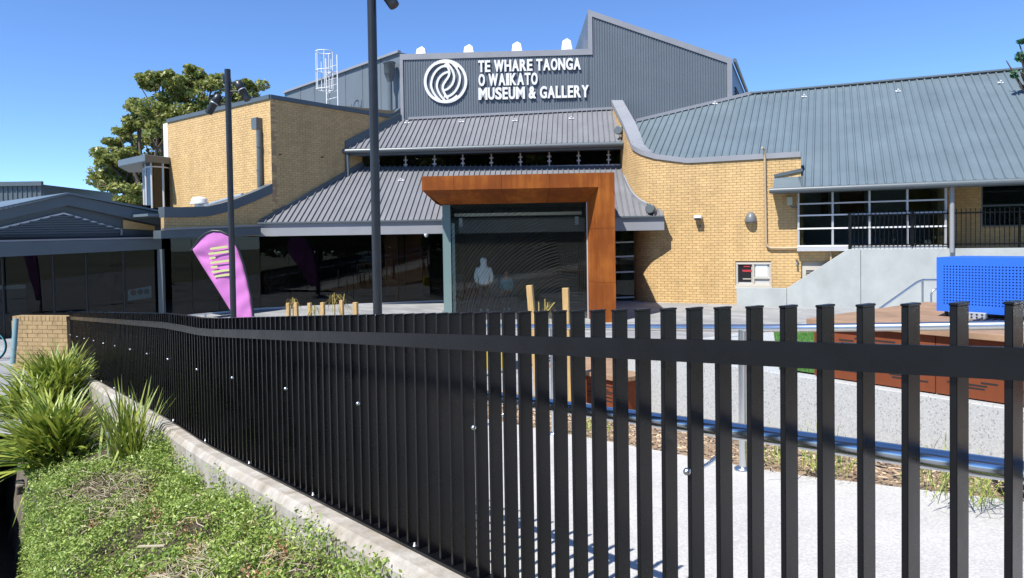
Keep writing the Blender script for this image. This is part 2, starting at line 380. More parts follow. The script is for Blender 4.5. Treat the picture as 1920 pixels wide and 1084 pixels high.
# ================================================================== WALLS OF BRICK
BL, BH, BJ = 0.23, 0.076, 0.010
def smooth_path(pts, n=8):
    P = [Vector((*p, 0)) for p in pts]; out = []
    for i in range(len(P) - 1):
        p0, p1, p2, p3 = P[max(i - 1, 0)], P[i], P[i + 1], P[min(i + 2, len(P) - 1)]
        for k in range(n):
            t = k / n
            out.append(0.5 * ((2 * p1) + (p2 - p0) * t + (2 * p0 - 5 * p1 + 4 * p2 - p3) * t * t + (3 * p1 - p0 - 3 * p2 + p3) * t ** 3))
    out.append(P[-1]); return [(p.x, p.y) for p in out]
class Path:
    def __init__(s, pts):
        s.p = [Vector((x, y, 0)) for x, y in pts]; s.s = [0]
        for a, b in zip(s.p, s.p[1:]): s.s.append(s.s[-1] + (b - a).length)
        s.L = s.s[-1]
    def at(s, q):
        q = max(0, min(s.L, q)); i = max(0, min(len(s.p) - 2, int(np.searchsorted(s.s, q)) - 1))
        a, b = s.p[i], s.p[i + 1]; L = (b - a).length; d = (b - a) / L
        return a + d * (q - s.s[i]), d
    def near(s, x, y):
        best = (1e9, 0)
        for i in range(len(s.p) - 1):
            a, b = s.p[i], s.p[i + 1]; d = b - a; t = max(0, min(1, (Vector((x, y, 0)) - a).dot(d) / d.length_squared))
            r = (a + d * t - Vector((x, y, 0))).length
            if r < best[0]: best = (r, s.s[i] + t * d.length)
        return best[1]
def nrm(d): return Vector((d.y, -d.x, 0))
def brick_wall(path, zb, ztop, parent, mbrick, opens=(), single=None, name='brick_wall', thick=0.2, nmax=300, gap=0.009):
    W = MB(); marks = sorted(set([0, path.L] + [q for q in path.s] + [q for o in opens for q in o[:2] if 0 < q < path.L]))
    marks = [m for i, m in enumerate(marks) if i == 0 or m - marks[i - 1] > 1e-4]
    for a, b in zip(marks, marks[1:]):
        segs = [(zb, None)]; mid = (a + b) / 2; cuts = sorted([(o[2], o[3]) for o in opens if o[0] <= mid <= o[1]])
        zl = zb; iv = []
        for c0, c1 in cuts: iv.append((zl, c0, c0)); zl = c1
        iv.append((zl, ztop(a), ztop(b)))
        pa, da = path.at(a + 1e-5); pb, db = path.at(b - 1e-5); na, nb = nrm(da), nrm(db)
        for z0, z1a, z1b in iv:
            if max(z1a, z1b) - z0 < 0.01: continue
            fa, fb = pa - na * gap, pb - nb * gap; ba, bb = pa - na * thick, pb - nb * thick
            q = lambda p, z: Vector((p.x, p.y, z))
            W.hexa([q(fa, z0), q(fb, z0), q(bb, z0), q(ba, z0), q(fa, z1a), q(fb, z1b), q(bb, z1b), q(ba, z1a)])
    wo = W.build(name, m_mortar, parent)
    S = MB(); full = []
    nc = int((max(ztop(q) for q in marks) - zb) / (BH + BJ)) + 1
    for k in range(nc):
        z0 = zb + k * (BH + BJ) + 0.004; z1 = z0 + BH; s0 = -(BL + BJ) * (0.5 if k % 2 else 0.0)
        while s0 < path.L:
            iv = [(max(0, s0), min(path.L, s0 + BL))]
            for o in opens:
                if z1 > o[2] + 0.01 and z0 < o[3] - 0.01:
                    nv = []
                    for a, b in iv:
                        if o[0] >= b or o[1] <= a: nv.append((a, b)); continue
                        if o[0] > a: nv.append((a, o[0]))
                        if o[1] < b: nv.append((o[1], b))
                    iv = nv
            for a, b in iv:
                if b - a < 0.02: continue
                za, zc = min(z1, ztop(a)), min(z1, ztop(b))
                if max(za, zc) - z0 < 0.012: continue
                za = max(za, z0 + 0.002); zc = max(zc, z0 + 0.002)
                pa, da = path.at(a + 1e-4); pb, db = path.at(b - 1e-4)
                isfull = abs(b - a - BL) < 1e-3 and za == z1 and zc == z1 and (da - db).length < 1e-3
                if single and isfull and single(pa, z0): full.append((pa, da, z0)); continue
                na, nb = nrm(da), nrm(db); j = random.uniform(-0.0025, 0.0025)
                q = lambda p, z: (p.x, p.y, z)
                fa, fb, ba, bb = pa + na * j, pb + nb * j, pa - na * 0.03, pb - nb * 0.03
                S.add([q(fa, z0), q(fb, z0), q(bb, z0), q(ba, z0), q(fa, za), q(fb, zc), q(bb, zc), q(ba, za)],
                      [(4, 5, 6, 7), (0, 1, 5, 4), (1, 2, 6, 5), (3, 0, 4, 7), (3, 2, 1, 0)])
            s0 += BL + BJ
    if full:
        full.sort(key=lambda e: (e[0] - EYE).length); extra = full[nmax:]; full = full[:nmax]
        for pa, da, z0 in extra:
            na = nrm(da); pb = pa + da * BL; q = lambda p, z: (p.x, p.y, z)
            S.add([q(pa, z0), q(pb, z0), q(pb - na * .03, z0), q(pa - na * .03, z0), q(pa, z0 + BH), q(pb, z0 + BH), q(pb - na * .03, z0 + BH), q(pa - na * .03, z0 + BH)],
                  [(4, 5, 6, 7), (0, 1, 5, 4), (1, 2, 6, 5), (3, 0, 4, 7), (3, 2, 1, 0)])
        pa, da, z0 = full[0]
        proto = MB(); proto.box((BL / 2, 0.015, BH / 2), (1, 0, 0), (0, 1, 0), (0, 0, 1), BL / 2, 0.015, BH / 2)
        me = None
        for pa, da, z0 in full:
            if me is None:
                o = proto.build('brick', mbrick, wo, org=(0, 0, 0)); me = o
            else:
                o = me.copy(); COL.objects.link(o); o.parent = wo
            j = random.uniform(-0.0025, 0.0025)
            o.location = Vector((pa.x, pa.y, z0)) + nrm(da) * j - ORG[wo.name]
            o.rotation_euler = (0, 0, math.atan2(da.y, da.x))
    if S.v:
        so = S.build('brick_courses', mbrick, wo, fix=False); so['kind'] = 'stuff'
    return wo
def cap_strip(path, s0, s1, ztop, out, inn, h, name, m, parent, n=60, drop=0.0):
    C = MB(); rows = []
    for i in range(n + 1):
        q = s0 + (s1 - s0) * i / n; p, d = path.at(q); nn = nrm(d); z = ztop(q)
        a, b = p + nn * out, p - nn * inn
        rows.append([Vector((a.x, a.y, z - drop)), Vector((b.x, b.y, z - drop)), Vector((b.x, b.y, z + h)), Vector((a.x, a.y, z + h))])
    vs = [v for r in rows for v in r]
    fs = [(i * 4 + k, i * 4 + (k + 1) % 4, (i + 1) * 4 + (k + 1) % 4, (i + 1) * 4 + k) for i in range(n) for k in range(4)]
    fs += [(0, 1, 2, 3), tuple(n * 4 + k for k in (3, 2, 1, 0))]
    C.add(vs, fs); return C.build(name, m, parent)
def roof_sheets(parent, A, B, up, lo, hi, sp, m, name='roof', rib=(0.035, 0.04), ins=0.15):
    A = Vector(A); B = Vector(B); e = (B - A); L = e.length; e.normalize(); up = Vector(up).normalized()
    nn = e.cross(up).normalized()
    if nn.z < 0: nn = -nn
    base = MB(); proto = None; tr = []
    k = int(L / sp) + 1
    for i in range(k):
        a0, a1 = i * sp, min(L, (i + 1) * sp)
        if a1 - a0 < 0.01: continue
        l0, l1, h0, h1 = lo(a0), lo(a1), hi(a0), hi(a1)
        if h0 - l0 < 0.02 and h1 - l1 < 0.02: continue
        h0 = max(h0, l0 + 0.003); h1 = max(h1, l1 + 0.003)
        T = MB(); P = lambda a, b, z=0: A + e * a + up * b + nn * z
        T.prism([P(a0, l0), P(a1 - 0.002, l1), P(a1 - 0.002, h1), P(a0, h0)], -nn * 0.03)
        w, hh = rib
        if h0 - l0 > 0.03:
            T.hexa([P(a0, l0, -0.005), P(a0 + w, l0, -0.005), P(a0 + w, h0, -0.005), P(a0, h0, -0.005), P(a0 + w * ins, l0, hh), P(a0 + w - w * ins, l0, hh), P(a0 + w - w * ins, h0, hh), P(a0 + w * ins, h0, hh)])
        tr.append(T)
    ro = tr[0].build(name, m, parent)
    for T in tr[1:]: T.build('roof_sheet', m, ro)
    return ro, nn

# ------------------------------------------------------------------ layout lines
U = Vector((0.6247, 0.7809, 0)).normalized(); NU = nrm(U); VV = Vector((-U.y, U.x, 0))
C0 = Vector((-8.44, 25.5, 0))                       # outer corner of the left brick gallery
WLA, WLB = C0[:2], (C0 + U * 5)[:2]
ER = Vector((0.927, -0.375, 0)).normalized(); PR = Vector((-ER.y, ER.x, 0))
PITCHR = 0.61
SG0 = V(-4.6, 30.3, 0); SGd = Vector((1, -0.05, 0)).normalized(); SGN = nrm(SGd); SGa, SGb = SG0[:2], (SG0 + SGd * 5)[:2]

# ================================================================== MUSEUM HALL (sign wall, middle roofs, clerestory, glass front)
hall = thing('museum_hall', 'grey steel clad museum hall with stepped roofline, clerestory windows and glass front', 'building', (0, 28, 0))
def S(px, py): return onP(px, py, SGa, SGb)
ztopS = S(930, 98).z; zbs = 6.9
pl, pr = S(750, 104), S(1372, 112); pm = S(1103, 92); pt_ = S(1101, 20)
XL, XR = 0.0, (Vector((pr.x, pr.y, 0)) - SG0).dot(SGd); XM = (Vector((pm.x, pm.y, 0)) - SG0).dot(SGd)
XL = (Vector((pl.x, pl.y, 0)) - SG0).dot(SGd)
zR, zT = pr.z, pt_.z
def sgp(x, z, o=0.0): p = SG0 + SGd * x + SGN * o; return Vector((p.x, p.y, z))
def stop(x): return ztopS if x < XM else zT + (zR - zT) * (x - XM) / (XR - XM)
def sbot(x): return 6.2
# corrugated cladding: one profiled sheet
c = MB(); x = XL + 0.12; pitch = 0.105; prof = []
while x < XR - 0.1:
    prof += [(x, 0.0), (x + pitch * 0.45, 0.0), (x + pitch * 0.6, 0.022), (x + pitch * 0.85, 0.022)]; x += pitch
for (x0, o0), (x1, o1) in zip(prof, prof[1:]):
    if x0 < XM < x1: continue
    c.quad(sgp(x0, sbot(x0), o0), sgp(x1, sbot(x1), o1), sgp(x1, stop(x1) - 0.05, o1), sgp(x0, stop(x0) - 0.05, o0))
c.build('wall', m_clad, hall, fix=False)
# horizontal fixing lines and body behind
back = MB(); VR = PR.copy()
def body(x0, x1, za, zb2, depth):
    p0, p1 = sgp(x0, 0, -0.02), sgp(x1, 0, -0.02)
    back.hexa([p0 + V(0, 0, 6.2), p1 + V(0, 0, 6.2), p1 + VR * depth + V(0, 0, 6.2), p0 + VV * depth * 0.0 + V(0, depth, 6.2),
               p0 + V(0, 0, za), p1 + V(0, 0, zb2), p1 + VR * depth + V(0, 0, zb2), p0 + V(0, depth, za)])
body(XL, XM - 0.01, ztopS - 0.25, ztopS - 0.25, 7); body(XM, XR, zT - 0.03, zR - 0.03, 8)
back.build('wall_body', m_clad, hall)
tr = MB()
tr.prism([sgp(XL, ztopS - 0.22, 0.05), sgp(XM, ztopS - 0.22, 0.05), sgp(XM, ztopS + 0.02, 0.05), sgp(XL, ztopS + 0.02, 0.05)], -SGN * 0.25)
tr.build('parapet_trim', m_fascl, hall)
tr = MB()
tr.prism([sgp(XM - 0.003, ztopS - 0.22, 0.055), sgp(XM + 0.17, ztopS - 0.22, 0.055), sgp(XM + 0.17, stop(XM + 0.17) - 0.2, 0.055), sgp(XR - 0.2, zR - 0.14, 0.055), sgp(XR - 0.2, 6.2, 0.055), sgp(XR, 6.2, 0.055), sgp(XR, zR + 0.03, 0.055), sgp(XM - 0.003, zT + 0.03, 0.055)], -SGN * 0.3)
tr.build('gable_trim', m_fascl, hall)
tr = MB(); tr.prism([sgp(XL - 0.01, 6.2, 0.05), sgp(XL + 0.12, 6.2, 0.05), sgp(XL + 0.12, ztopS - 0.222, 0.05), sgp(XL - 0.01, ztopS - 0.222, 0.05)], -SGN * 0.1)
tr.build('corner_trim', m_fascl, hall)
# left side wall of the hall, running back to the left
sw = MB(); a = sgp(XL, 0, 0.03); b = a + (Vector((-7.3, 7.9, 0)))
zs = ztopS + 0.1
sw.prism([a + V(0, 0, 5), b + V(0, 0, 5), b + V(0, 0, zs), a + V(0, 0, zs)], Vector((0.5, 0.5, 0)))
side = sw.build('side_wall', m_cladl, hall)
sw = MB()
for k in range(1, 7):
    p = a + (b - a) * (k / 7.2); d = (b - a).normalized(); sw.bar(p + V(0, 0, 5) - nrm(-d) * 0.0 + Vector((-0.73, -0.68, 0)) * 0.012, p + V(0, 0, zs) + Vector((-0.73, -0.68, 0)) * 0.012, 0.03, 0.03)
sw.build('joint_cover', m_cladl, side)
sw = MB(); sw.bar(a + V(-.02, -.02, zs + 0.03), b + V(-.02, -.02, zs + 0.03), 0.16, 0.1); sw.build('roof_edge', m_fascl, hall)
# right flank with louvres
fl_ = MB(); a = sgp(XR, 0, 0.0); b = a + PR * 8
fl_.prism([a + V(0, 0, 6), b + V(0, 0, 6), b + V(0, 0, zR - 0.15), a + V(0, 0, zR - 0.15)], -ER * 0.3)
flk = fl_.build('flank_wall', m_fasc, hall)
for k in range(9):
    lv = MB(); z = zR - 0.9 - 0.14 * k; p0 = a + PR * 1.2 + ER * 0.03; lv.bar(p0 + V(0, 0, z), p0 + PR * 3 + V(0, 0, z), 0.08, 0.03); lv.build('louvre', m_fasc, flk)
gt = MB(); gt.tube([a + ER * 0.12 + V(0, 0, zR - 0.05) - PR * 0.1, b + ER * 0.12 + V(0, 0, zR - 0.05)], 0.08, 10); gt.build('flank_gutter', m_gutter, hall)
# rain head and downpipe on the hall corner
dp = MB(); p = S(733, 118) + V(-.05, -.1, 0); top = p.z
dp.tube([p + V(0, 0, -3.2), p + V(0, 0, -0.75)], 0.10, 14)
dp.lathe(p + V(0, 0, -0.8), (0, 0, 1), [(0, 0.11), (0.3, 0.21), (0.32, 0.23), (0.72, 0.23), (0.74, 0.26), (0.8, 0.26)], 18)
dp.build('downpipe', m_gutter, hall)
# white peaked skylights behind the parapet
for i, (px, py) in enumerate([(791, 87), (880, 83), (970, 78), (1063, 72)]):
    Yk = 33.2; p = atY(px, py, Yk); sk = thing('skylight_peak', ['small white peaked skylight on the hall roof above the emblem, leftmost of four', 'white peaked skylight on the hall roof, second from the left', 'white peaked skylight on the hall roof, third from the left', 'white peaked skylight on the hall roof beside the tall gable, rightmost of four'][i], 'skylight', (p.x, p.y, ztopS - 0.3), 'white skylight peaks on the hall roof')
    m_ = MB(); w = 0.42; zb_ = ztopS - 0.3
    m_.add([(p.x - w, p.y - w, zb_), (p.x + w, p.y - w, zb_), (p.x + w, p.y + w, zb_), (p.x - w, p.y + w, zb_), (p.x - 0.22, p.y - 0.15, p.z - 0.16), (p.x + 0.15, p.y - 0.2, p.z - 0.16), (p.x + 0.18, p.y + 0.2, p.z - 0.16), (p.x - 0.2, p.y + 0.2, p.z - 0.16), (p.x, p.y, p.z)],
           [(3, 2, 1, 0), (0, 1, 5, 4), (1, 2, 6, 5), (2, 3, 7, 6), (3, 0, 4, 7), (4, 5, 8), (5, 6, 8), (6, 7, 8), (7, 4, 8)])
    m_.build('hood', m_white, sk)

# upper middle roof
GU0, GU1 = V(-6.45, 28.05, 0), V(4.24, 27.05, 0)
zg = onP(900, 275, GU0[:2], GU1[:2]).z + 0.02
gd = (GU1 - GU0).normalized(); gb = Vector((-gd.y, gd.x, 0))
upv = (gb + V(0, 0, PITCHR)).normalized()
A_ = GU0 + V(0, 0, zg); B_ = GU1 + V(0, 0, zg)
def hit(A, e, up, P0, N):                         # b at which A+e*a+up*b reaches a vertical plane
    return lambda a: (P0 - (A + e * a)).dot(N) / up.dot(N)
h_sig = hit(A_, gd, upv, SG0, SGN); h_wl = hit(A_, gd, upv, C0 + NU * 0.02, NU)
up_roof, nup = roof_sheets(hall, A_, B_, upv, lambda a: 0.0, lambda a: min(h_sig(a), max(0, h_wl(a))), 0.20, m_roofl, rib=(0.032, 0.058))
# flashing where it meets the sign wall and the left brick wall
fsh = MB(); a0 = (S(763, 212)); L_ = (B_ - A_).length
q0 = A_ + gd * 2.0 + upv * h_sig(2.0); q1 = B_ + upv * h_sig(L_)
fsh.bar(q0 + SGN * 0.05 + V(0, 0, 0.06), q1 + SGN * 0.05 + V(0, 0, 0.06), 0.1, 0.1); fsh.build('roof_flashing', m_fascl, hall)
tops = [a for a in np.linspace(0, L_, 200) if h_wl(a) < h_sig(a)]
fsh = MB(); pa = A_ + upv * max(0, h_wl(0)); pb = A_ + gd * tops[-1] + upv * h_wl(tops[-1])
fsh.prism([pa + NU * 0.03 - V(0, 0, .05), pb + NU * 0.03 - V(0, 0, .05), pb + NU * 0.03 + V(0, 0, 0.33), pa + NU * 0.03 + V(0, 0, 0.33)], NU * 0.05); fsh.build('side_flashing', m_fasc, hall)
# gutter
gu = MB(); gu.tube([A_ - gb * 0.06 + V(0, 0, -0.07) - gd * 0.08, B_ - gb * 0.06 + V(0, 0, -0.07) - gd * 0.02], 0.095, 12)
gu.bar(A_ + gb * 0.06 + V(0, 0, -0.14), B_ + gb * 0.06 + V(0, 0, -0.14), 0.04, 0.2); gu.build('eave_gutter', m_gutter, hall)
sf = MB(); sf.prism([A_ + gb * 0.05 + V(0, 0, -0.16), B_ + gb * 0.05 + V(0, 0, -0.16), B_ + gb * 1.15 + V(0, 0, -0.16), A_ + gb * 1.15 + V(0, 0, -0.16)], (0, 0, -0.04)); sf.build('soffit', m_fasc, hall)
# downpipe from the gutter's left end
dp = MB(); p = A_ + gd * 0.12 + V(0, -0.02, -0.1); q = onP(661, 335, (p.x, p.y), (p.x + 1, p.y))
dp.tube([p, p + V(0, 0, -1.05), p + V(0.1, -0.1, -1.2), p + V(0.75, -0.2, -1.24)], 0.07, 10); dp.build('downpipe', m_gutter, hall)
# clerestory
CW0, CW1 = GU0 + gb * 0.68, GU1 + gb * 0.68
zc1 = zg - 0.22; zc0 = onP(900, 314, CW0[:2], CW1[:2]).z
d_ = (CW1 - CW0).normalized(); Lc = (CW1 - CW0).length
def cpt(px): p = onP(px, 300, CW0[:2], CW1[:2]); return (Vector((p.x, p.y, 0)) - CW0).dot(d_)
mul = [cpt(x) for x in (675, 709, 761, 815, 868, 921.5, 976, 1030, 1085, 1141, 1170)]
sill = MB(); sill.bar(CW0 + d_ * 0.4 + V(0, 0, zc0 - 0.03), CW1 + V(0, 0, zc0 - 0.03), 0.08, 0.06); sill_o = sill.build('clerestory_sill', m_alu, hall)
for k, (a, b) in enumerate(zip(mul, mul[1:])):
    m_ = MB(); m_.prism([CW0 + d_ * (a + .02) + V(0, 0, zc0), CW0 + d_ * (b - .02) + V(0, 0, zc0), CW0 + d_ * (b - .02) + V(0, 0, zc1), CW0 + d_ * (a + .02) + V(0, 0, zc1)], gb * 0.012)
    wo = m_.build('clerestory_window', m_glass, hall)
    m_ = MB(); m_.bar(CW0 + d_ * b + V(0, 0, zc0 - 0.12) - gb * 0.03, CW0 + d_ * b + V(0, 0, zc1) - gb * 0.03, 0.045, 0.06); m_.build('mullion', m_alu, wo)
    for z in (zc0 + 0.17, zc1 - 0.17):
        for sgn in (-1, 1):
            m_ = MB(); m_.box(CW0 + d_ * (b + 0.05 * sgn) + V(0, 0, z) - gb * 0.05, d_, gb, (0, 0, 1), 0.028, 0.01, 0.024); m_.build('clip', m_alu, wo)
lw = MB(); lw.prism([CW0 + V(0, 0, 4.3), CW1 + V(0, 0, 4.3), CW1 + V(0, 0, zc0 - 0.06), CW0 + V(0, 0, zc0 - 0.06)], gb * 0.1); lw.build('apron_wall', m_fasc, hall)
# room behind the clerestory: back wall, closed sides
rm = MB(); rm.prism([CW0 + gb * 3.0 + V(0, 0, 4.2), CW1 + gb * 3.0 + V(0, 0, 4.2), CW1 + gb * 3.0 + V(0, 0, 8), CW0 + gb * 3.0 + V(0, 0, 8)], gb * 0.1)
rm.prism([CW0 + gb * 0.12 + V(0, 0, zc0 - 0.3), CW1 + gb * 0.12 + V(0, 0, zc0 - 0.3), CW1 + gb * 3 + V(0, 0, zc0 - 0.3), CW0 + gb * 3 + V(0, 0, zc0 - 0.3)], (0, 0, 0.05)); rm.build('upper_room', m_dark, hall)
for px in (735, 755, 840, 925, 1000):
    rb = MB(); p = CW0 + d_ * cpt(px) + gb * 1.0; rb.box(p + V(0, 0, zc0 + 0.4), d_, gb, (0, 0, 1), 0.12, 0.06, 0.7); rb.build('display_panel', m_red, hall)

# lower middle roof and canopy fascia
FA0, FA1 = V(-8.80, 25.08, 0), V(5.12, 24.2, 0)
zf1 = onP(700, 416, FA0[:2], FA1[:2]).z; zf0 = onP(700, 440, FA0[:2], FA1[:2]).z
fd = (FA1 - FA0).normalized(); fb = Vector((-fd.y, fd.x, 0)); upl = (fb + V(0, 0, PITCHR)).normalized()
A2 = FA0 + V(0, 0, zf1); B2 = FA1 + V(0, 0, zf1)
CR = smooth_path([(4.25, 30.3), (4.23, 28.3), (4.23, 26.8), (4.33, 25.6), (4.63, 24.92), (5.15, 24.62), (5.9, 24.28)], 6) + [(5.9 + 0.927 * 3.54, 24.28 - 0.375 * 3.54 - 0.11)]
CRP = Path(CR)
def h_cr(a):
    p = A2 + fd * a
    if p.x < 4.15: return 99
    best = 0.0; b = 0.0
    while b < 5:
        q = p + upl * b
        # inside the wall?
        s_ = CRP.near(q.x, q.y); pp, dd = CRP.at(s_)
        if (Vector((q.x, q.y, 0)) - pp).dot(nrm(dd)) < 0.03: return b
        b += 0.04
    return 99
h_clw = hit(A2, fd, upl, CW0, gb); h_wl2 = hit(A2, fd, upl, C0 + NU * 0.02, NU)
low_roof, nlo = roof_sheets(hall, A2, B2, upl, lambda a: 0.0, lambda a: min(h_clw(a), max(0, h_wl2(a)), h_cr(a)), 0.20, m_roofl, rib=(0.032, 0.058))
fs_ = MB(); p0, p1 = FA0 + V(0, 0, 0), FA1
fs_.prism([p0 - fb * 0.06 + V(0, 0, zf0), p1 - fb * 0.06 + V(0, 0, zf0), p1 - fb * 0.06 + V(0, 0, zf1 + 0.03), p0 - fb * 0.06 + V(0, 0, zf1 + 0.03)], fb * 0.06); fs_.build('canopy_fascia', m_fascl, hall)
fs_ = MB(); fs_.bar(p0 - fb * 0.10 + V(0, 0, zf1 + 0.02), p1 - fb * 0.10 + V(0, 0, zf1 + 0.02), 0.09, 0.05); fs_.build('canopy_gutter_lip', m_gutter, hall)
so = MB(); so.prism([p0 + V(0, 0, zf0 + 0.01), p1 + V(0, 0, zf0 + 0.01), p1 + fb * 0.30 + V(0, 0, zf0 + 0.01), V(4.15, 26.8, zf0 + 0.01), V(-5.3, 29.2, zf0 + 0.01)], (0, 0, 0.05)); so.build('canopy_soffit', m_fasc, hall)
# side flashing along the left brick wall
tops2 = [a for a in np.linspace(0.05, 9, 300) if h_wl2(a) < h_clw(a)]
pa = A2 + upl * max(0, h_wl2(0.0)); pb = A2 + fd * tops2[-1] + upl * h_wl2(tops2[-1])
fsh = MB(); fsh.prism([pa + NU * 0.03, pb + NU * 0.03, pb + NU * 0.03 + V(0, 0, 0.2), pa + NU * 0.03 + V(0, 0, 0.12)], NU * 0.04); fsh.build('side_flashing', m_fasc, hall)
# curved flashing against the right brick wall
vs = []
for s_ in np.linspace(CRP.near(4.23, 26.7), CRP.near(4.7, 24.85), 26):
    p, d = CRP.at(s_); q = p + nrm(d) * 0.02; z = zf1 + PITCHR * (q - FA0).dot(fb); q2 = p + nrm(d) * 0.05
    vs += [V(q.x, q.y, z - 0.03), V(q2.x, q2.y, z - 0.03), V(q2.x, q2.y, z + 0.13), V(q.x, q.y, z + 0.16)]
fsh = MB(); fsh.add(vs, [(i * 4 + k, i * 4 + (k + 1) % 4, (i + 1) * 4 + (k + 1) % 4, (i + 1) * 4 + k) for i in range(25) for k in range(4)]); fsh.build('curved_flashing', m_fascl, hall)
# roof anchor brackets
def anchor(px, py, P0, N, par):
    p = onPl(px, py, P0, N); t = MB(); t.box(p + N * 0.03, (1, 0, 0), N.cross(Vector((1, 0, 0))), N, 0.10, 0.045, 0.02); t.bar(p + N * 0.03, p + N * 0.12, 0.05, 0.05); t.build('roof_anchor', m_white, par)
for x, y in ((763, 232), (865, 230), (965, 228), (1071, 224)): anchor(x, y, A_, nup, hall)
anchor(752, 340, A2, nlo, hall)

# glass front under the canopy
GF = [V(-11.25, 23.75, 0), V(-8.95, 25.55, 0), V(-2.55, 26.55, 0)]
gz1 = zf0 + 0.02
def panes(P, Q, xs_px, ztop_, label=None):
    d = (Q - P); L = d.length; d = d.normalized(); nb = Vector((-d.y, d.x, 0))
    st = [0.0] + sorted([(Vector((*onP(x, 500, P[:2], Q[:2])[:2], 0)) - P).dot(d) for x in xs_px]) + [L]
    for a, b in zip(st, st[1:]):
        zq = min(plaza_z(*(P + d * a)[:2]), plaza_z(*(P + d * b)[:2])) - 0.02
        m_ = MB(); m_.prism([P + d * (a + .006) + V(0, 0, zq), P + d * (b - .006) + V(0, 0, zq), P + d * (b - .006) + V(0, 0, ztop_), P + d * (a + .006) + V(0, 0, ztop_)], nb * 0.012); m_.build('glass_pane', m_glass, hall)
panes(GF[0], GF[1], (360, 410), gz1)
panes(GF[1], GF[2], (542, 575, 597, 650, 662, 700, 746), gz1)
ba = MB()
for P, Q in zip(GF, GF[1:]): ba.bar(P + V(0, 0, plaza_z(*P[:2]) + 0.03), Q + V(0, 0, plaza_z(*Q[:2]) + 0.03), 0.06, 0.06)
ba.build('glazing_channel', m_alu, hall)
m_screen = mat('warm_timber', (0.48, 0.15, 0.06), 0.5, var=0.2, vscale=2)
# foyer: floor, back wall, inner partition
fo = MB(); fo.prism([V(-12.5, 24.2, -0.12), V(-8.9, 25.7, -0.05), V(-2.3, 26.7, 0.06), V(-2.3, 21.5, -0.03), V(2.6, 21.5, 0.0), V(2.6, 26.5, 0.1), V(4.0, 26.0, 0.12), V(4.1, 32, 0.12), V(-14, 32, -0.1)], (0, 0, 0.045)); fo.build('foyer_floor', m_floor, hall)
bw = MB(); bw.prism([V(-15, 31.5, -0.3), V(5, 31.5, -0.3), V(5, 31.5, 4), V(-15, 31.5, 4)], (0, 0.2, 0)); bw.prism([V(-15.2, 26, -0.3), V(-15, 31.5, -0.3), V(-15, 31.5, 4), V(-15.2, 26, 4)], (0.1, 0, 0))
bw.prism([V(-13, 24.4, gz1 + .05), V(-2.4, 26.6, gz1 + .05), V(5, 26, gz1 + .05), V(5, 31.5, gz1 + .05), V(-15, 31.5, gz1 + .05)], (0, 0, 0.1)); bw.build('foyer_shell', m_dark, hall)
for px0, px1, Yr in ((722, 746, 27.6), (748, 757, 28.0), (760, 790, 28.4)):
    rp = MB(); p, q = atY(px0, 500, Yr), atY(px1, 500, Yr); rp.prism([V(p.x, Yr, 0), V(q.x, Yr, 0), V(q.x, Yr, gz1), V(p.x, Yr, gz1)], (0, 0.1, 0)); rp.build('timber_screen', m_screen, hall)
# right-hand door beside the portal
dr = MB(); a, b = V(2.9, 25.6, 0.08), V(4.3, 25.4, 0.12)
dr.prism([a, b, b + V(0, 0, 2.55), a + V(0, 0, 2.55)], (0, 0.02, 0)); dro = dr.build('glass_door', m_glass, hall)
for z in (0.15, 1.05, 1.6, 2.1):
    r_ = MB(); r_.bar(a + V(0, -.03, z), b + V(0, -.03, z), 0.04, 0.05); r_.build('door_rail', m_alu, dro)
dk = MB(); dk.prism([V(2.6, 28, 0), V(4.2, 28, 0), V(4.2, 28, 3.2), V(2.6, 28, 3.2)], (0, 0.1, 0)); dk.build('passage_wall', m_dark, hall)
# ================================================================== SIGN: letters and emblem on the hall wall
_gl = {}
def glyph(ch):
    if ch in _gl: return _gl[ch]
    cu = bpy.data.curves.new('g', 'FONT'); cu.body = ch; cu.size = 1.0; cu.offset = 0.028; cu.resolution_u = 5; cu.fill_mode = 'FRONT'
    o = bpy.data.objects.new('g', cu); COL.objects.link(o); bpy.context.view_layer.update()
    me = bpy.data.meshes.new_from_object(o)
    vs = np.array([v.co[:2] for v in me.vertices]); fs = [tuple(p.vertices) for p in me.polygons]
    ed = {}
    for f in fs:
        for i in range(len(f)): ed[(f[i], f[(i + 1) % len(f)])] = 1
    bd = [(a, b) for (a, b) in ed if (b, a) not in ed]
    mn, mx = vs.min(0), vs.max(0); vs = (vs - mn) / (mx - mn)
    bpy.data.objects.remove(o); bpy.data.meshes.remove(me); _gl[ch] = (vs, fs, bd); return _gl[ch]
WID = {'T': .80, 'E': .70, 'W': 1.30, 'H': .90, 'A': .95, 'R': .88, 'O': .88, 'N': .92, 'G': .90, 'I': .40, 'K': .92, 'M': 1.15, 'U': .86, 'S': .84, '&': .95, 'L': .68, 'Y': .92, ' ': .30}
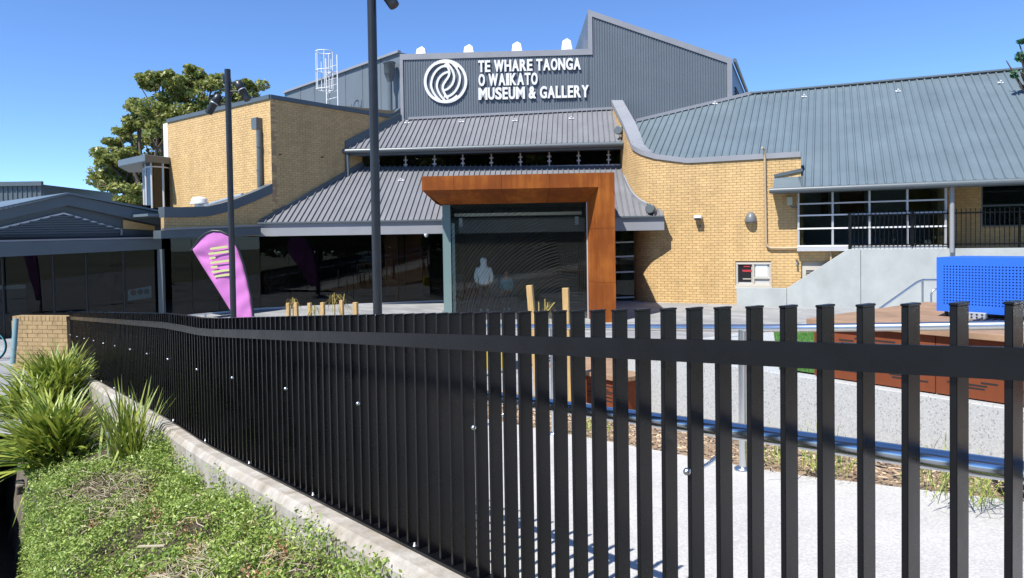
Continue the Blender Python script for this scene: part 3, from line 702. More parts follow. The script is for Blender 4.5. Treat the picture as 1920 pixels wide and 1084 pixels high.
def letters(text, x0p, x1p, ytl, ybl, parent, fP, n_out, m, th=0.06, mirror=False):
    # x0p,x1p: ends of the line on the wall; ytl/ybl: top and bottom at its left end
    P0b, P0t, P1b = fP(x0p, ybl[0]), fP(x0p, ytl[0]), fP(x1p, ybl[1])
    d = Vector((P1b.x - P0b.x, P1b.y - P0b.y, 0)); L = d.length; d.normalize()
    H = P0t.z - P0b.z; gap = 0.13
    tot = sum(WID[c] for c in text) + gap * (len(text) - 1); k = L / tot; x = 0
    for ch in text:
        w = WID[ch] * k
        if ch != ' ':
            vs, fs, bd = glyph(ch); m_ = MB()
            pts = [P0b + d * (x + v[0] * w) + V(0, 0, v[1] * H) for v in vs]
            N = len(pts); top = [p + n_out * (0.03 + th) for p in pts]; bot = [p + n_out * 0.03 for p in pts]
            for q_, sh_ in enumerate((-0.032, 0.0, 0.032)):
                off_ = d * (sh_ * w) + n_out * (0.0012 * q_)
                m_.add([p + off_ for p in top] + [p + off_ for p in bot], fs + [tuple(i + N for i in f[::-1]) for f in fs] + [(a, b, b + N, a + N) for a, b in bd])
            m_.build('letter', m, parent, fix=False)
        x += w + gap * k
sgn = thing('wall_lettering', 'white raised letters reading TE WHARE TAONGA O WAIKATO MUSEUM & GALLERY on grey cladding', 'sign', tuple(S(1000, 188)))
letters('TE WHARE TAONGA', 897.5, 1088.5, (114.5, 110), (136.5, 131.5), sgn, S, SGN, m_white)
letters('O WAIKATO', 898, 1008, (139.8, 137), (162.5, 160), sgn, S, SGN, m_white)
letters('MUSEUM & GALLERY', 898, 1103.5, (165.5, 160), (188.3, 183), sgn, S, SGN, m_white)
emb = thing('round_emblem', 'white round emblem of interlaced curved strands left of the wall lettering', 'emblem', tuple(S(836, 195)))
ec = S(835.8, 153.4); eR = (S(835.8, 112.3).z - S(835.8, 194.5).z) / 2
def ep(u, v, o): return ec + SGd * (u * eR) + V(0, 0, v * eR) + SGN * o
def strand(pts, w0, name, closed=False):
    P = [Vector((a, b)) for a, b in pts]; out = []
    n = len(P)
    for i in range(n - 1):
        p0, p1, p2, p3 = P[max(i - 1, 0)], P[i], P[i + 1], P[min(i + 2, n - 1)]
        for k in range(6):
            t = k / 6; out.append(0.5 * ((2 * p1) + (p2 - p0) * t + (2 * p0 - 5 * p1 + 4 * p2 - p3) * t * t + (3 * p1 - p0 - 3 * p2 + p3) * t ** 3))
    out.append(P[-1]); m_ = MB(); lf = []; rt = []
    for i, p in enumerate(out):
        d = (out[min(i + 1, len(out) - 1)] - out[max(i - 1, 0)]).normalized(); nn = Vector((-d.y, d.x)); w = w0 / 2
        lf.append(p + nn * w); rt.append(p - nn * w)
    k = len(out); o0, o1 = 0.03, 0.085 + random.uniform(0, 0.006)
    vs = [ep(p.x, p.y, o1) for p in lf] + [ep(p.x, p.y, o1) for p in rt] + [ep(p.x, p.y, o0) for p in lf] + [ep(p.x, p.y, o0) for p in rt]
    fs = []
    for i in range(k - 1):
        fs += [(i, i + 1, k + i + 1, k + i), (i, i + 1, 2 * k + i + 1, 2 * k + i), (k + i, k + i + 1, 3 * k + i + 1, 3 * k + i)]
    m_.add(vs, fs); m_.build(name, m_white, emb)
def lune(name, cx, cy, r):
    m_ = MB(); n = 72; o0, o1 = 0.03, 0.085
    th = [2 * math.pi * i / n for i in range(n)]
    vs = [ep(math.cos(a), math.sin(a), o1) for a in th] + [ep(cx + r * math.cos(a), cy + r * math.sin(a), o1) for a in th] + [ep(math.cos(a), math.sin(a), o0) for a in th] + [ep(cx + r * math.cos(a), cy + r * math.sin(a), o0) for a in th]
    fs = []
    for i in range(n):
        j = (i + 1) % n; fs += [(i, j, n + j, n + i), (i, j, 2 * n + j, 2 * n + i), (n + i, n + j, 3 * n + j, 3 * n + i)]
    m_.add(vs, fs); m_.build(name, m_white, emb)
lune('ring', 0, 0, 0.875)
z2 = lambda pts: [((x - 315) / 232.0, (358 - y) / 232.0) for x, y in pts]
rot = lambda pts: [(630 - x, 716 - y) for x, y in pts]
sA1 = [(262, 568), (200, 500), (165, 425), (162, 370), (182, 300), (225, 238), (285, 200), (335, 200)]
sA2 = [(305, 560), (255, 500), (225, 430), (224, 380), (245, 325), (290, 280), (345, 258)]
sA3 = [(338, 545), (300, 480), (284, 430), (292, 390), (318, 350), (346, 310), (358, 265), (345, 215), (310, 175)]
for s_ in (sA1, sA2):
    strand(z2(s_), 0.095, 'strand'); strand(z2(rot(s_)), 0.095, 'strand')
strand(z2(sA3), 0.10, 'strand')
for pts in ([(200, 172), (260, 152), (330, 150), (400, 165), (455, 205)], [(185, 530), (240, 562), (310, 572), (380, 555), (440, 515)]):
    strand(z2(pts), 0.13, 'crescent')

# ================================================================== LEFT BRICK GALLERY
gal = thing('brick_gallery', 'yellow brick gallery block with swooping dark parapet caps left of the hall', 'building', (C0.x, C0.y, 0))
def WL(px, py): return onP(px, py, WLA, WLB)
s_of = lambda p: (Vector((p[0], p[1], 0)) - (C0 - U * 4.2)).dot(U)
wl0 = C0 - U * 4.2
low = sorted([(s_of(WL(x, y)), WL(x, y).z) for x, y in ((300, 408), (345, 408), (389, 406), (415, 400), (442, 391.5), (480, 376), (512, 361))])
sC = 4.2; zBlk = WL(516, 187).z
# right end swoop
hi_ = sorted([(s_of(WL(x, y)), WL(x, y).z) for x, y in ((726, 220), (738, 217), (750, 208), (760, 199))])
def wltop(s):
    if s < sC: return float(np.interp(s, [a for a, b in low], [b for a, b in low]))
    if s > hi_[0][0]: return max(zBlk, float(np.interp(s, [a for a, b in hi_], [b + (zBlk - hi_[0][1]) for a, b in hi_])))
    return zBlk
PWa = Path([(wl0 + U * q)[:2] for q in (0.35, sC)]); PWb = Path([(wl0 + U * q)[:2] for q in (sC + 0.002, sC + 6.15)])
brick_wall(PWa, 2.63, lambda q: wltop(min(q + 0.35, sC - 0.001)), gal, m_brick, name='low_side_wall')
brick_wall(PWb, 2.63, lambda q: wltop(q + sC + 0.002), gal, m_brick, name='side_wall')
cap_strip(PWa, 0, PWa.L - 0.01, lambda q: wltop(min(q + 0.35, sC - 0.001)), 0.05, 0.35, 0.33, 'low_parapet_cap', m_fasc, gal)
cap_strip(PWb, 0, PWb.L, lambda q: wltop(q + sC + 0.002), 0.05, 0.3, 0.15, 'parapet_cap', m_fasc, gal)
# white underside of the upswept cap end
# sunlit front face
BF = [C0 - NU * 0.0, None]
pL = onP(317, 330, C0[:2], (C0 + VV * 5)[:2]); bl = (Vector((pL.x, pL.y, 0)) - C0).dot(VV)
PB = Path([(C0 + VV * bl)[:2], (C0)[:2]])
brick_wall(PB, 2.6, lambda q: zBlk, gal, m_brick, name='front_wall')
cap_strip(PB, 0, PB.L + 0.0, lambda q: zBlk, 0.05, 0.3, 0.15, 'parapet_cap', m_fasc, gal, n=2)
lt = MB(); lt.prism([C0 + VV * (bl + 0.02) + V(0, 0, 3), C0 + VV * (bl + 0.4) + V(0, 0, 3), C0 + VV * (bl + 0.4) + V(0, 0, zBlk), C0 + VV * (bl + 0.02) + V(0, 0, zBlk)], -VV.cross(V(0, 0, 1)) * 0.0 + NU * 0.0 + U * 0.3); lt.build('corner_panel', m_white, gal)
bx_ = MB(); bx_.prism([C0 + VV * 0.25 + U * 0.25 + V(0, 0, zBlk - 0.1), C0 + VV * bl + U * 0.25 + V(0, 0, zBlk - 0.1), C0 + VV * bl + U * 6 + V(0, 0, zBlk - 0.1), C0 + U * 6 + VV * 0.25 + V(0, 0, zBlk - 0.1)], (0, 0, 0.1)); bx_.build('flat_roof', m_roof, gal)
# low flat roof behind the low parapet
lr = MB(); zlr = low[0][1] + 0.05
lr.prism([wl0 + VV * 0.3 + V(0, 0, zlr), wl0 + U * 4.1 + VV * 0.3 + V(0, 0, zlr), wl0 + U * 4.1 + VV * (bl + 1) + V(0, 0, zlr), wl0 + VV * (bl + 1) + V(0, 0, zlr)], (0, 0, 0.08)); lr.build('low_roof', m_roof, gal)
pp = MB(); q = onP(392, 388, (C0 - U * 1.0)[:2], (C0 - U * 1.0 + VV)[:2]); pp.tube([C0 - U * 0.9 + VV * 0.4 + V(0, 0, low[-1][1] - 0.1), C0 - U * 0.9 + VV * 4.5 + V(0, 0, low[-1][1] - 0.55)], 0.07, 8); pp.build('roof_pipe', m_galv, gal)
# canopy edge below the low brick wall
oW = NU * 0.32; WLo = lambda px, py: onP(px, py, (C0 + oW)[:2], (C0 + oW + U)[:2])
t = MB(); t.prism([WLo(302, 432), WLo(489, 424.5), WLo(489, 441), WLo(302, 447.5)], -NU * 0.5); t.build('canopy_beam', m_fasc, gal)
t = MB(); t.prism([WLo(302, 428.5), WLo(489, 421), WLo(489, 424), WLo(302, 431.4)], NU * 0.05); t.build('canopy_gutter', m_fascl, gal)
# rainwater head and pipe on the sunlit face
BFn = -U
def Bf(px, py): return onP(px, py, C0[:2], (C0 + VV)[:2])
dp = MB(); p = Bf(488, 222); w = 0.15
dp.box(Bf(487.5, 233) + BFn * 0.13, VV, U, (0, 0, 1), 0.16, 0.12, 0.2)
dp.tube([Bf(491, 244) + BFn * 0.12, Bf(493, 352) + BFn * 0.12], 0.095, 12); dpo = dp.build('downpipe', m_gutter, gal)
for y in (275, 320): dp = MB(); dp.lathe(Bf(492, y) + BFn * 0.12 - V(0, 0, 0.03), (0, 0, 1), [(0, 0.108), (0.06, 0.108)], 12); dp.build('pipe_collar', m_gutter, dpo)
# two short pegs on the shaded face
for x, y in ((523, 290), (602, 295)):
    t = MB(); p = WL(x, y); t.tube([p, p + NU * 0.18], 0.02, 6); t.build('wall_peg', m_dark, gal)
# bay window at the far end of the sunlit face
b0 = C0 + VV * (bl + 0.02); by = b0.y
def Bw(px, py, o=0.0): return onP(px, py, (b0 + BFn * o)[:2], (b0 + BFn * o + VV)[:2])
K = b0.y
zt, zb_ = atY(300, 296, K).z, atY(300, 309, K).z; zb2 = atY(300, 392, K).z
fl2 = lambda px, Y, z: V(atY(px, 300, Y).x, Y, z)
ro_ = MB(); pts = [(322, K - .05), (272, K - 1.3), (221, K + .6), (240, K + 3), (330, K + 3)]
ro_.prism([fl2(x, y, zb_) for x, y in pts], (0, 0, zt - zb_)); ro_.build('bay_roof', m_gutter, gal, bevel=.03)
wp = [fl2(317, K - .02, 0), fl2(305, K - .45, 0), fl2(283, K - .75, 0), fl2(272.5, K - .35, 0), fl2(268, K + .6, 0)]
for a, b in zip(wp, wp[1:]):
    t = MB(); t.prism([a + V(0, 0, zb2), b + V(0, 0, zb2), b + V(0, 0, zb_), a + V(0, 0, zb_)], (0, .02, 0)); wo = t.build('bay_window', m_gbay, gal)
    t = MB(); t.bar(b + V(0, 0, zb2), b + V(0, 0, zb_), 0.06, 0.06); t.bar(a + V(0, 0, zb_ - 0.15), b + V(0, 0, zb_ - 0.15), 0.05, 0.05); t.build('frame', m_alu, wo)
t = MB(); t.prism([fl2(322, K + 1.2, zb2), fl2(272, K + 1.2, zb2), fl2(272, K + 1.2, zb_), fl2(322, K + 1.2, zb_)], (0, .1, 0)); t.build('bay_back', m_dark, gal)
# roof vent
p = onP(374, 384, (C0 - U * 1.6)[:2], (C0 - U * 1.6 + VV)[:2])
vt = thing('roof_vent', 'small white mushroom vent on the low gallery roof', 'vent', tuple(p + V(0, 0, -0.3)))
t = MB(); t.lathe(p + V(0, 0, -0.35), (0, 0, 1), [(0, .16), (0.35, .16)], 14); t.build('collar', m_white, vt)
t = MB(); t.lathe(p + V(0, 0, 0.02), (0, 0, 1), [(0, .30), (0.05, .31), (0.1, .26), (0.17, .27), (0.24, .2), (0.26, .05)], 16); t.build('hood', m_white, vt)
# ladder with safety cage in front of the hall's side wall
la = thing('roof_ladder', 'white caged ladder up the side wall of the hall', 'ladder', tuple(atY(620, 195, 31.8)))
t = MB(); A0, A1 = atY(613, 198, 32.2), atY(634, 198, 31.6)
zt = atY(613, 148, 32.2).z
for q in (A0, A1): t = MB(); t.tube([q, V(q.x, q.y, zt + 0.9)], 0.03, 6); t.build('stile', m_white, la)
for k in range(6):
    z = A0.z + 0.25 + 0.28 * k; t = MB(); t.tube([V(A0.x, A0.y, z), V(A1.x, A1.y, z)], 0.018, 6); t.build('rung', m_white, la)
cc = (A0 + A1) / 2 + V(-0.25, -0.3, 0); zc_a, zc_b = atY(600, 172, 32).z, atY(600, 102, 32).z
for z in (zc_a, (zc_a + zc_b) / 2, zc_b):
    t = MB(); t.tube([V(cc.x + 0.36 * math.cos(a), cc.y + 0.36 * math.sin(a), z) for a in np.linspace(0.2, 6.0, 18)], 0.022, 6); t.build('cage_hoop', m_white, la)
for a in np.linspace(0.3, 5.9, 7):
    t = MB(); t.tube([V(cc.x + 0.36 * math.cos(a), cc.y + 0.36 * math.sin(a), z) for z in (zc_a, zc_b)], 0.018, 6); t.build('cage_bar', m_white, la)

# ================================================================== RIGHT BRICK WING
wing = thing('brick_wing', 'yellow brick wing with curved wall and long grey ribbed roof right of the hall', 'building', (9.0, 24, 0))
W0 = V(5.9, 24.28, 0); 
WE = Vector((*CR[-1], 0)); WD = (WE - W0).normalized(); WNn = nrm(WD)
WE2 = W0 + WD * 14
def Wf(px, py, o=0.0): q = W0 + WNn * o; return onP(px, py, q[:2], (q + WD)[:2])
cap_pts = [((1152, 181), None), ((1170, 237), None), ((1180, 262), None), ((1187, 279.6), None), ((1202, 289.6), None), ((1227, 298), None), ((1257, 302), None), ((1289, 306), None)]
ctab = []
for (x, y), _ in cap_pts:
    # sight line against the curved plan line
    d = ray(x, y); best = None
    for s_ in np.linspace(0, CRP.L, 500):
        p, dd = CRP.at(s_); r_ = abs(p.x * d.y - p.y * d.x)
        if best is None or r_ < best[0]: best = (r_, s_, p)
    ctab.append((best[1], EYE.z + d.z * best[2].y / d.y))
ctab[0] = (0.0, ctab[0][1])
zflat = Wf(1400, 300).z
ctab = sorted(ctab); ctab = [c for c in ctab if c[1] > zflat - 0.3]
for i in range(1, len(ctab)): ctab[i] = (ctab[i][0], min(ctab[i][1], ctab[i - 1][1]))
ctab.append((CRP.near(W0.x, W0.y) + 0.3, zflat))
cs, cz = [c[0] for c in ctab], [c[1] for c in ctab]
def rtop(s): return max(zflat, float(np.interp(s, cs, cz)))
sW0 = CRP.near(W0.x, W0.y)
def so_(px): p = Wf(px, 500); return sW0 + (Vector((p.x, p.y, 0)) - W0).dot(WD)
def zo_(px, py): return Wf(px, py).z
opens = [(so_(1379), so_(1446), zo_(1410, 536), zo_(1410, 491)), (so_(1502), so_(1560), 0.5, zo_(1520, 491))]
# the lit wall up to the corner under the eave
RW = Path(CR)
brick_wall(RW, 0.0, rtop, wing, m_brick, opens=opens, name='curved_wall', gap=0.02, single=lambda p, z: p.x > 5.9 and z > 0.6)
cap_strip(RW, 0, RW.L, rtop, 0.05, 0.42, 0.17, 'parapet_cap', m_fascl, wing, n=110)
# wall beyond, under the eave
zeave = Wf(1503, 352, 0.65).z
PW2 = Path([WE[:2], (W0 + WD * ((so_(1497) - sW0)))[:2]]) if so_(1497) > RW.L else None
s1773 = so_(1773) - sW0
a_ = WE + WD * 0.0; b_ = W0 + WD * s1773
wz0 = zo_(1600, 461); wz1 = zo_(1600, 356)
PW3 = Path([WE[:2], b_[:2]])
brick_wall(PW3, 0.0, lambda q: zeave + 0.25, wing, m_brick, opens=[(0.06, PW3.L - 0.05, wz0 + 0.02, wz1 + 0.1), (0.0, so_(1560) - RW.L, 0.5, zo_(1520, 491))], name='eave_wall')
c_ = b_ + PR * 1.3; PW4 = Path([c_[:2], (c_ + WD * 8)[:2]])
q = onP(1840, 400, c_[:2], (c_ + WD)[:2]); s4 = (Vector((q.x, q.y, 0)) - c_).dot(WD); z40, z41 = onP(1880, 424, c_[:2], (c_ + WD)[:2]).z, onP(1880, 346, c_[:2], (c_ + WD)[:2]).z
brick_wall(PW4, 0.0, lambda q: zeave + 0.9, wing, m_brick, opens=[(s4, s4 + 3.2, z40, z41)], name='porch_wall')
PW5 = Path([b_[:2], c_[:2]]); 
rt = MB(); rt.prism([b_ + V(0, 0, 1.0), b_ + V(0, 0, zeave + .2), c_ + V(0, 0, zeave + .9), c_ + V(0, 0, 1.0)], -WD * 0.2); rt.build('porch_return', m_brick, wing)
# porch windows with blinds
m_blind = mat('blind', (0.42, 0.44, 0.45), 0.6)
for k in range(2):
    x0 = s4 + k * 1.6; t = MB(); P = lambda a, z, o=0.0: c_ + WD * a - PR * o + V(0, 0, z)
    t.prism([P(x0 + .05, z40, -0.06), P(x0 + 1.55, z40, -0.06), P(x0 + 1.55, z41, -0.06), P(x0 + .05, z41, -0.06)], PR * 0.01); wo = t.build('porch_window', m_glass, wing)
    t = MB()
    for a in (x0, x0 + 1.6): t.bar(P(a, z40, -.05), P(a, z41, -.05), 0.07, 0.07)
    for z in (z40, (z40 + z41) / 2, z41): t.bar(P(x0, z, -.045), P(x0 + 1.6, z, -.045), 0.06, 0.06)
    t.build('frame', m_fasc, wo)
    for j in range(22):
        z = z40 + 0.05 + j * (z41 - z40 - .1) / 22; t = MB(); t.box(P(x0 + 0.8, z, -0.14), WD, (PR + V(0, 0, .8)).normalized(), (V(0, 0, 1) - PR * .8).normalized(), 0.72, 0.018, 0.002); t.build('blind_slat', m_blind, wo)
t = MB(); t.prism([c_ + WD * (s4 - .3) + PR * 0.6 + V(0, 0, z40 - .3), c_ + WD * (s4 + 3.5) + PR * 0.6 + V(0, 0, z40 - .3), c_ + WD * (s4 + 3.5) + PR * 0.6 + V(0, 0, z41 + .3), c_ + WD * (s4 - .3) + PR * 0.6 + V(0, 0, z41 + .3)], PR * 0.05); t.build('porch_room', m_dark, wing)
# long window bay under the eave
BO = 0.12
def Wb(px, py): return Wf(px, py, BO)
xs_ = [1497, 1561, 1630, 1701, 1773]; ys_l = [357, 381, 403, 427, 457]
sx = [(Vector((*Wb(x, 420)[:2], 0)) - W0 - WNn * BO).dot(WD) for x in xs_]
zz = [Wb(1560, y).z for y in (461, 428, 403, 381, 354)]
Pb = lambda a, z, o=0.0: W0 + WNn * (BO + o) + WD * a + V(0, 0, z)
for i in range(4):
    for j in range(4):
        t = MB(); t.prism([Pb(sx[i] + .02, zz[j] + .02), Pb(sx[i + 1] - .02, zz[j] + .02), Pb(sx[i + 1] - .02, zz[j + 1] - .02), Pb(sx[i] + .02, zz[j + 1] - .02)], -WNn * 0.01); t.build('window_pane', m_glass, wing)
for s_ in sx:
    t = MB(); t.bar(Pb(s_, zz[0], .01), Pb(s_, zz[-1], .01), 0.05, 0.05); t.build('mullion', m_alu, wing)
for z in zz[:-1]:
    t = MB(); t.bar(Pb(sx[0] - .03, z, .02), Pb(sx[-1] + .03, z, .02), 0.06, 0.045); t.build('transom', m_white if z < zz[3] - .01 else m_alu, wing)
t = MB(); t.prism([Pb(sx[0] - .04, zz[0] - 0.03, 0.1), Pb(sx[-1] + .04, zz[0] - 0.03, 0.1), Pb(sx[-1] + .04, zz[0] - 0.03, -BO), Pb(sx[0] - .04, zz[0] - 0.03, -BO)], (0, 0, -0.13)); t.build('window_sill', m_alu, wing)
t = MB(); t.prism([Pb(sx[0] - .3, zz[0] - .2, -1.6), Pb(sx[-1] + .1, zz[0] - .2, -1.6), Pb(sx[-1] + .1, zz[-1] + .3, -1.6), Pb(sx[0] - .3, zz[-1] + .3, -1.6)], -WNn * 0.05)
t.prism([Pb(sx[0] - .3, zz[0] - .16, -.22), Pb(sx[-1] + .1, zz[0] - .16, -.22), Pb(sx[-1] + .1, zz[0] - .16, -1.6), Pb(sx[0] - .3, zz[0] - .16, -1.6)], (0, 0, -0.05))
t.prism([Pb(sx[0] - .3, zz[0] - .2, -.25), Pb(sx[0] - .3, zz[0] - .2, -1.6), Pb(sx[0] - .3, zz[-1] + .3, -1.6), Pb(sx[0] - .3, zz[-1] + .3, -.25)], WD * 0.05)
t.build('bay_room', mat('office_wall', (0.45, 0.46, 0.47), 0.8), wing)
for px0, px1 in ((1526, 1540), (1563, 1611)):
    t = MB()
    a0, a1 = [(Vector((*Wb(x, 420)[:2], 0)) - W0 - WNn * BO).dot(WD) for x in (px0, px1)]
    t.prism([Pb(a0 + .2, zz[2], -1.5), Pb(a1 + .2, zz[2], -1.5), Pb(a1 + .2, zz[4], -1.5), Pb(a0 + .2, zz[4], -1.5)], WNn * 0.03); t.build('red_board', m_red, wing)
t = MB(); a0, a1 = [(Vector((*Wb(x, 420)[:2], 0)) - W0 - WNn * BO).dot(WD) for x in (1712, 1755)]
t.prism([Pb(a0, zz[2] + .1, -1.4), Pb(a1, zz[2] + .1, -1.4), Pb(a1, zz[4], -1.4), Pb(a0, zz[4], -1.4)], WNn * 0.03); t.build('yellow_board', mat('yellow_board', (0.28, 0.19, 0.03), 0.6), wing)
# roof
E0 = Wf(1446, 357, 0.65); E0 = V(E0.x, E0.y, zeave); E1 = E0 + WD * 13
upr = (PR + V(0, 0, PITCHR)).normalized(); dr_ = 7.1 * math.sqrt(1 + PITCHR ** 2)
PRw = Vector((-WD.y, WD.x, 0)); upr = (PRw + V(0, 0, PITCHR)).normalized()
def lo_r(a):
    p = E0 + WD * a
    # start behind the parapet wall while the tray lies behind it
    s_ = (Vector((p.x, p.y, 0)) - W0).dot(WD); wend = (WE - W0).dot(WD)
    return 0.0 if s_ > wend + 0.02 else (0.65 + 0.4) / math.cos(math.atan(PITCHR))
h_sg = hit(E0, WD, upr, SG0 + SGN * 0.03, SGN)
# trays left of the eave start: run from behind the curved parapet up to the sign wall
NL = 5.6; E00 = E0 - WD * NL; h_sg0 = hit(E00, WD, upr, SG0 + SGN * 0.03, SGN)
def lo0(a):
    p = E00 + WD * a
    if p.x > 5.75 + 0.2: 
        s_ = (Vector((p.x, p.y, 0)) - W0).dot(WD); wend = (WE - W0).dot(WD)
        return 0.0 if s_ > wend + 0.02 else 1.05 / math.cos(math.atan(PITCHR))
    b = 0.0
    while b < 9:
        q = p + upr * b; s_ = CRP.near(q.x, q.y); pp, dd = CRP.at(s_)
        dist = (Vector((q.x, q.y, 0)) - pp).dot(nrm(dd))
        if dist < -0.4 and s_ > 0.01: return b
        b += 0.05
    return 99
xr_end = Vector((sgp(XR, 0).x, sgp(XR, 0).y, 0))
def hi0(a):
    b = h_sg0(a); p = E00 + WD * a + upr * min(b, 30)
    return min(dr_, b) if (Vector((p.x, p.y, 0)) - SG0).dot(SGd) < XR + 0.1 else dr_
rf, nrf = roof_sheets(wing, E00, E00 + WD * (NL + 13), upr, lo0, hi0, 0.25, m_roof, rib=(0.085, 0.05), ins=0.28)
# other side of the ridge and ridge cap
_q = onPl(1396, 182, E0, nrf); r0 = E00 + WD * (_q - E00).dot(WD) + upr * dr_; r1 = E1 + upr * dr_
rc = MB(); rc.bar(r0 + V(0, 0, 0.04), r1 + V(0, 0, 0.04), 0.3, 0.06); rc.prism([r0, r1, r1 + PRw * 7 - V(0, 0, 4.3), r0 + PRw * 7 - V(0, 0, 4.3)], (0, 0, -0.05)); rc.build('ridge_cap', m_roof, wing)
# flashing at the sign wall
aa = [a for a in np.linspace(0, NL + 3, 120) if h_sg0(a) < dr_ and lo0(a) < h_sg0(a)]
if aa:
    q0 = E00 + WD * aa[0] + upr * h_sg0(aa[0]); q1 = E00 + WD * aa[-1] + upr * h_sg0(aa[-1]); f_ = MB(); f_.bar(q0 + SGN * 0.06 + V(0, 0, .06), q1 + SGN * 0.06 + V(0, 0, .06), 0.08, 0.12); f_.build('roof_flashing', m_fascl, wing)
gu = MB(); gu.tube([E0 - PRw * 0.06 + V(0, 0, -0.06) - WD * 0.05, E1 - PRw * 0.06 + V(0, 0, -0.06)], 0.09, 12); gu.build('eave_gutter', m_gutter, wing)
sf = MB(); sf.prism([E0 + PRw * 0.03 + V(0, 0, -0.1), E1 + PRw * 0.03 + V(0, 0, -0.1), E1 + PRw * 2.2 + V(0, 0, -0.1), E0 + WD * (s1773 + .6) + PRw * 2.2 + V(0, 0, -0.1), E0 + WD * (s1773 - .2) + PRw * 0.66 + V(0, 0, -0.1), E0 + PRw * 0.66 + V(0, 0, -0.1)], (0, 0, -0.04)); sf.build('soffit', m_fasc, wing)
# short sloped flashing where the eave wraps the brick corner
t = MB(); q = E0 + WD * 0.05; wend = (WE - W0).dot(WD) - (Vector((E0.x, E0.y, 0)) - W0).dot(WD)
t.prism([q + V(0, 0, .0), q + WD * (wend + .1), q + WD * (wend + .1) + upr * 0.76, q + upr * 0.76], nrf * -0.03); t.build('eave_return', m_roof, wing)
t = MB(); t.bar(q + upr * 0.74 + V(0, 0, .06), q + WD * wend + upr * 0.74 + V(0, 0, .22), 0.06, 0.1); t.build('eave_return_flashing', m_fasc, wing)
for x, y in ((1341, 196), (1508, 183), (1684, 173), (1876, 157)): anchor(x, y, E0, nrf, wing)
# downpipe at the porch corner
p = E0 + WD * ((Vector((*Wf(1786, 400, .5)[:2], 0)) - Vector((E0.x, E0.y, 0))).dot(WD)) + PRw * 0.25
dp = MB(); dp.tube([V(p.x, p.y, 1.8), V(p.x, p.y, zeave - 0.1)], 0.065, 10); dp.build('downpipe', m_fascl, wing)
# conduit on the curved wall
cd = MB(); o_ = 0.07
cd.tube([Wf(1429, 277, o_ + .1), Wf(1433.5, 281, o_), Wf(1434, 300, o_), Wf(1436.5, 455, o_), Wf(1438.5, 462, o_), Wf(1444, 465, o_), Wf(1470, 465.5, o_), Wf(1548, 463, o_), Wf(1556, 466, o_), Wf(1558, 480, o_), Wf(1558.5, 520, o_)], 0.035, 8); cd.build('conduit', mat('conduit_paint', (0.42, 0.33, 0.22), 0.5), wing)
# small window in the lower wall
s0, s1, z0, z1 = opens[0]; s0 -= sW0; s1 -= sW0
P = lambda a, z, o=0.0: W0 + WNn * o + WD * a + V(0, 0, z)
mid = s0 + (s1 - s0) * 0.53
t = MB(); t.prism([P(s0, z0, -.09), P(s1, z0, -.09), P(s1, z1, -.09), P(s0, z1, -.09)], -WNn * 0.02); wo = t.build('low_window', mat('window_board', (0.45, 0.45, 0.44), .6), wing)
t = MB(); t.prism([P(s0 + .08, z0 + .12, -.08), P(mid - .1, z0 + .12, -.08), P(mid - .1, z1 - .1, -.08), P(s0 + .08, z1 - .1, -.08)], -WNn * 0.005); t.build('dark_pane', mat('dark_pane', (0.015, 0.015, 0.018), .15), wo)
t = MB(); t.prism([P(mid + .04, z0 + .3, -.075), P(s1 - .12, z0 + .3, -.075), P(s1 - .12, z1 - .05, -.075), P(mid + .04, z1 - .05, -.075)], -WNn * 0.005); t.build('notice', mat('notice_paper', (0.62, 0.70, 0.72), .6), wo)
t = MB()
for a in (s0 + .03, mid - .04, s1 - .03): t.bar(P(a, z0, -.06), P(a, z1 - .02, -.06), 0.06, 0.06)
for z in (z0 + .03, z1 - .05): t.bar(P(s0, z, -.058), P(s1, z, -.058), 0.06, 0.06)
t.bar(P(mid, z0 + .26, -.057), P(s1, z0 + .26, -.057), .05, .05)
t.build('frame', m_cream, wo)
for j, (z_, w_) in enumerate(((0.63, .2), (0.5, .3), (0.47, .26), (.22, .26))):
    t = MB(); t.box(P(s0 + .35, z0 + z_, -.07), WD, (0, 0, 1), WNn, w_ / 2, 0.018, 0.003); t.build('neon_line', mat('red_print' if j < 3 else 'pale_print', (0.40, 0.03, 0.04) if j < 3 else (.4, .36, .3), .5), wo)
t = MB(); t.prism([P(s0 - .02, z0 - .12, .01), P(s1 + .02, z0 - .12, .01), P(s1 + .02, z0, .01), P(s0 - .02, z0, .01)], -WNn * 0.1); t.build('sill', m_cream, wo)
# louvred vent door, partly hidden by the ramp wall
s0, s1, z0, z1 = opens[1]; s0 -= sW0; s1 -= sW0
t = MB(); t.prism([P(s0, z0, -.1), P(s1, z0, -.1), P(s1, z1, -.1), P(s0, z1, -.1)], -WNn * 0.02); wo = t.build('vent_door', m_cream, wing)
for j in range(7):
    t = MB(); z = z1 - 0.28 - j * 0.07; t.box(P((s0 + s1) / 2 + .05, z, -.09), WD, (0, 0, 1), WNn, 0.36, 0.012, 0.012); t.build('louvre', mat('vent_gap', (.03, .03, .03)), wo) if j == 0 else t.build('louvre', bpy.data.materials['vent_gap'], wo)
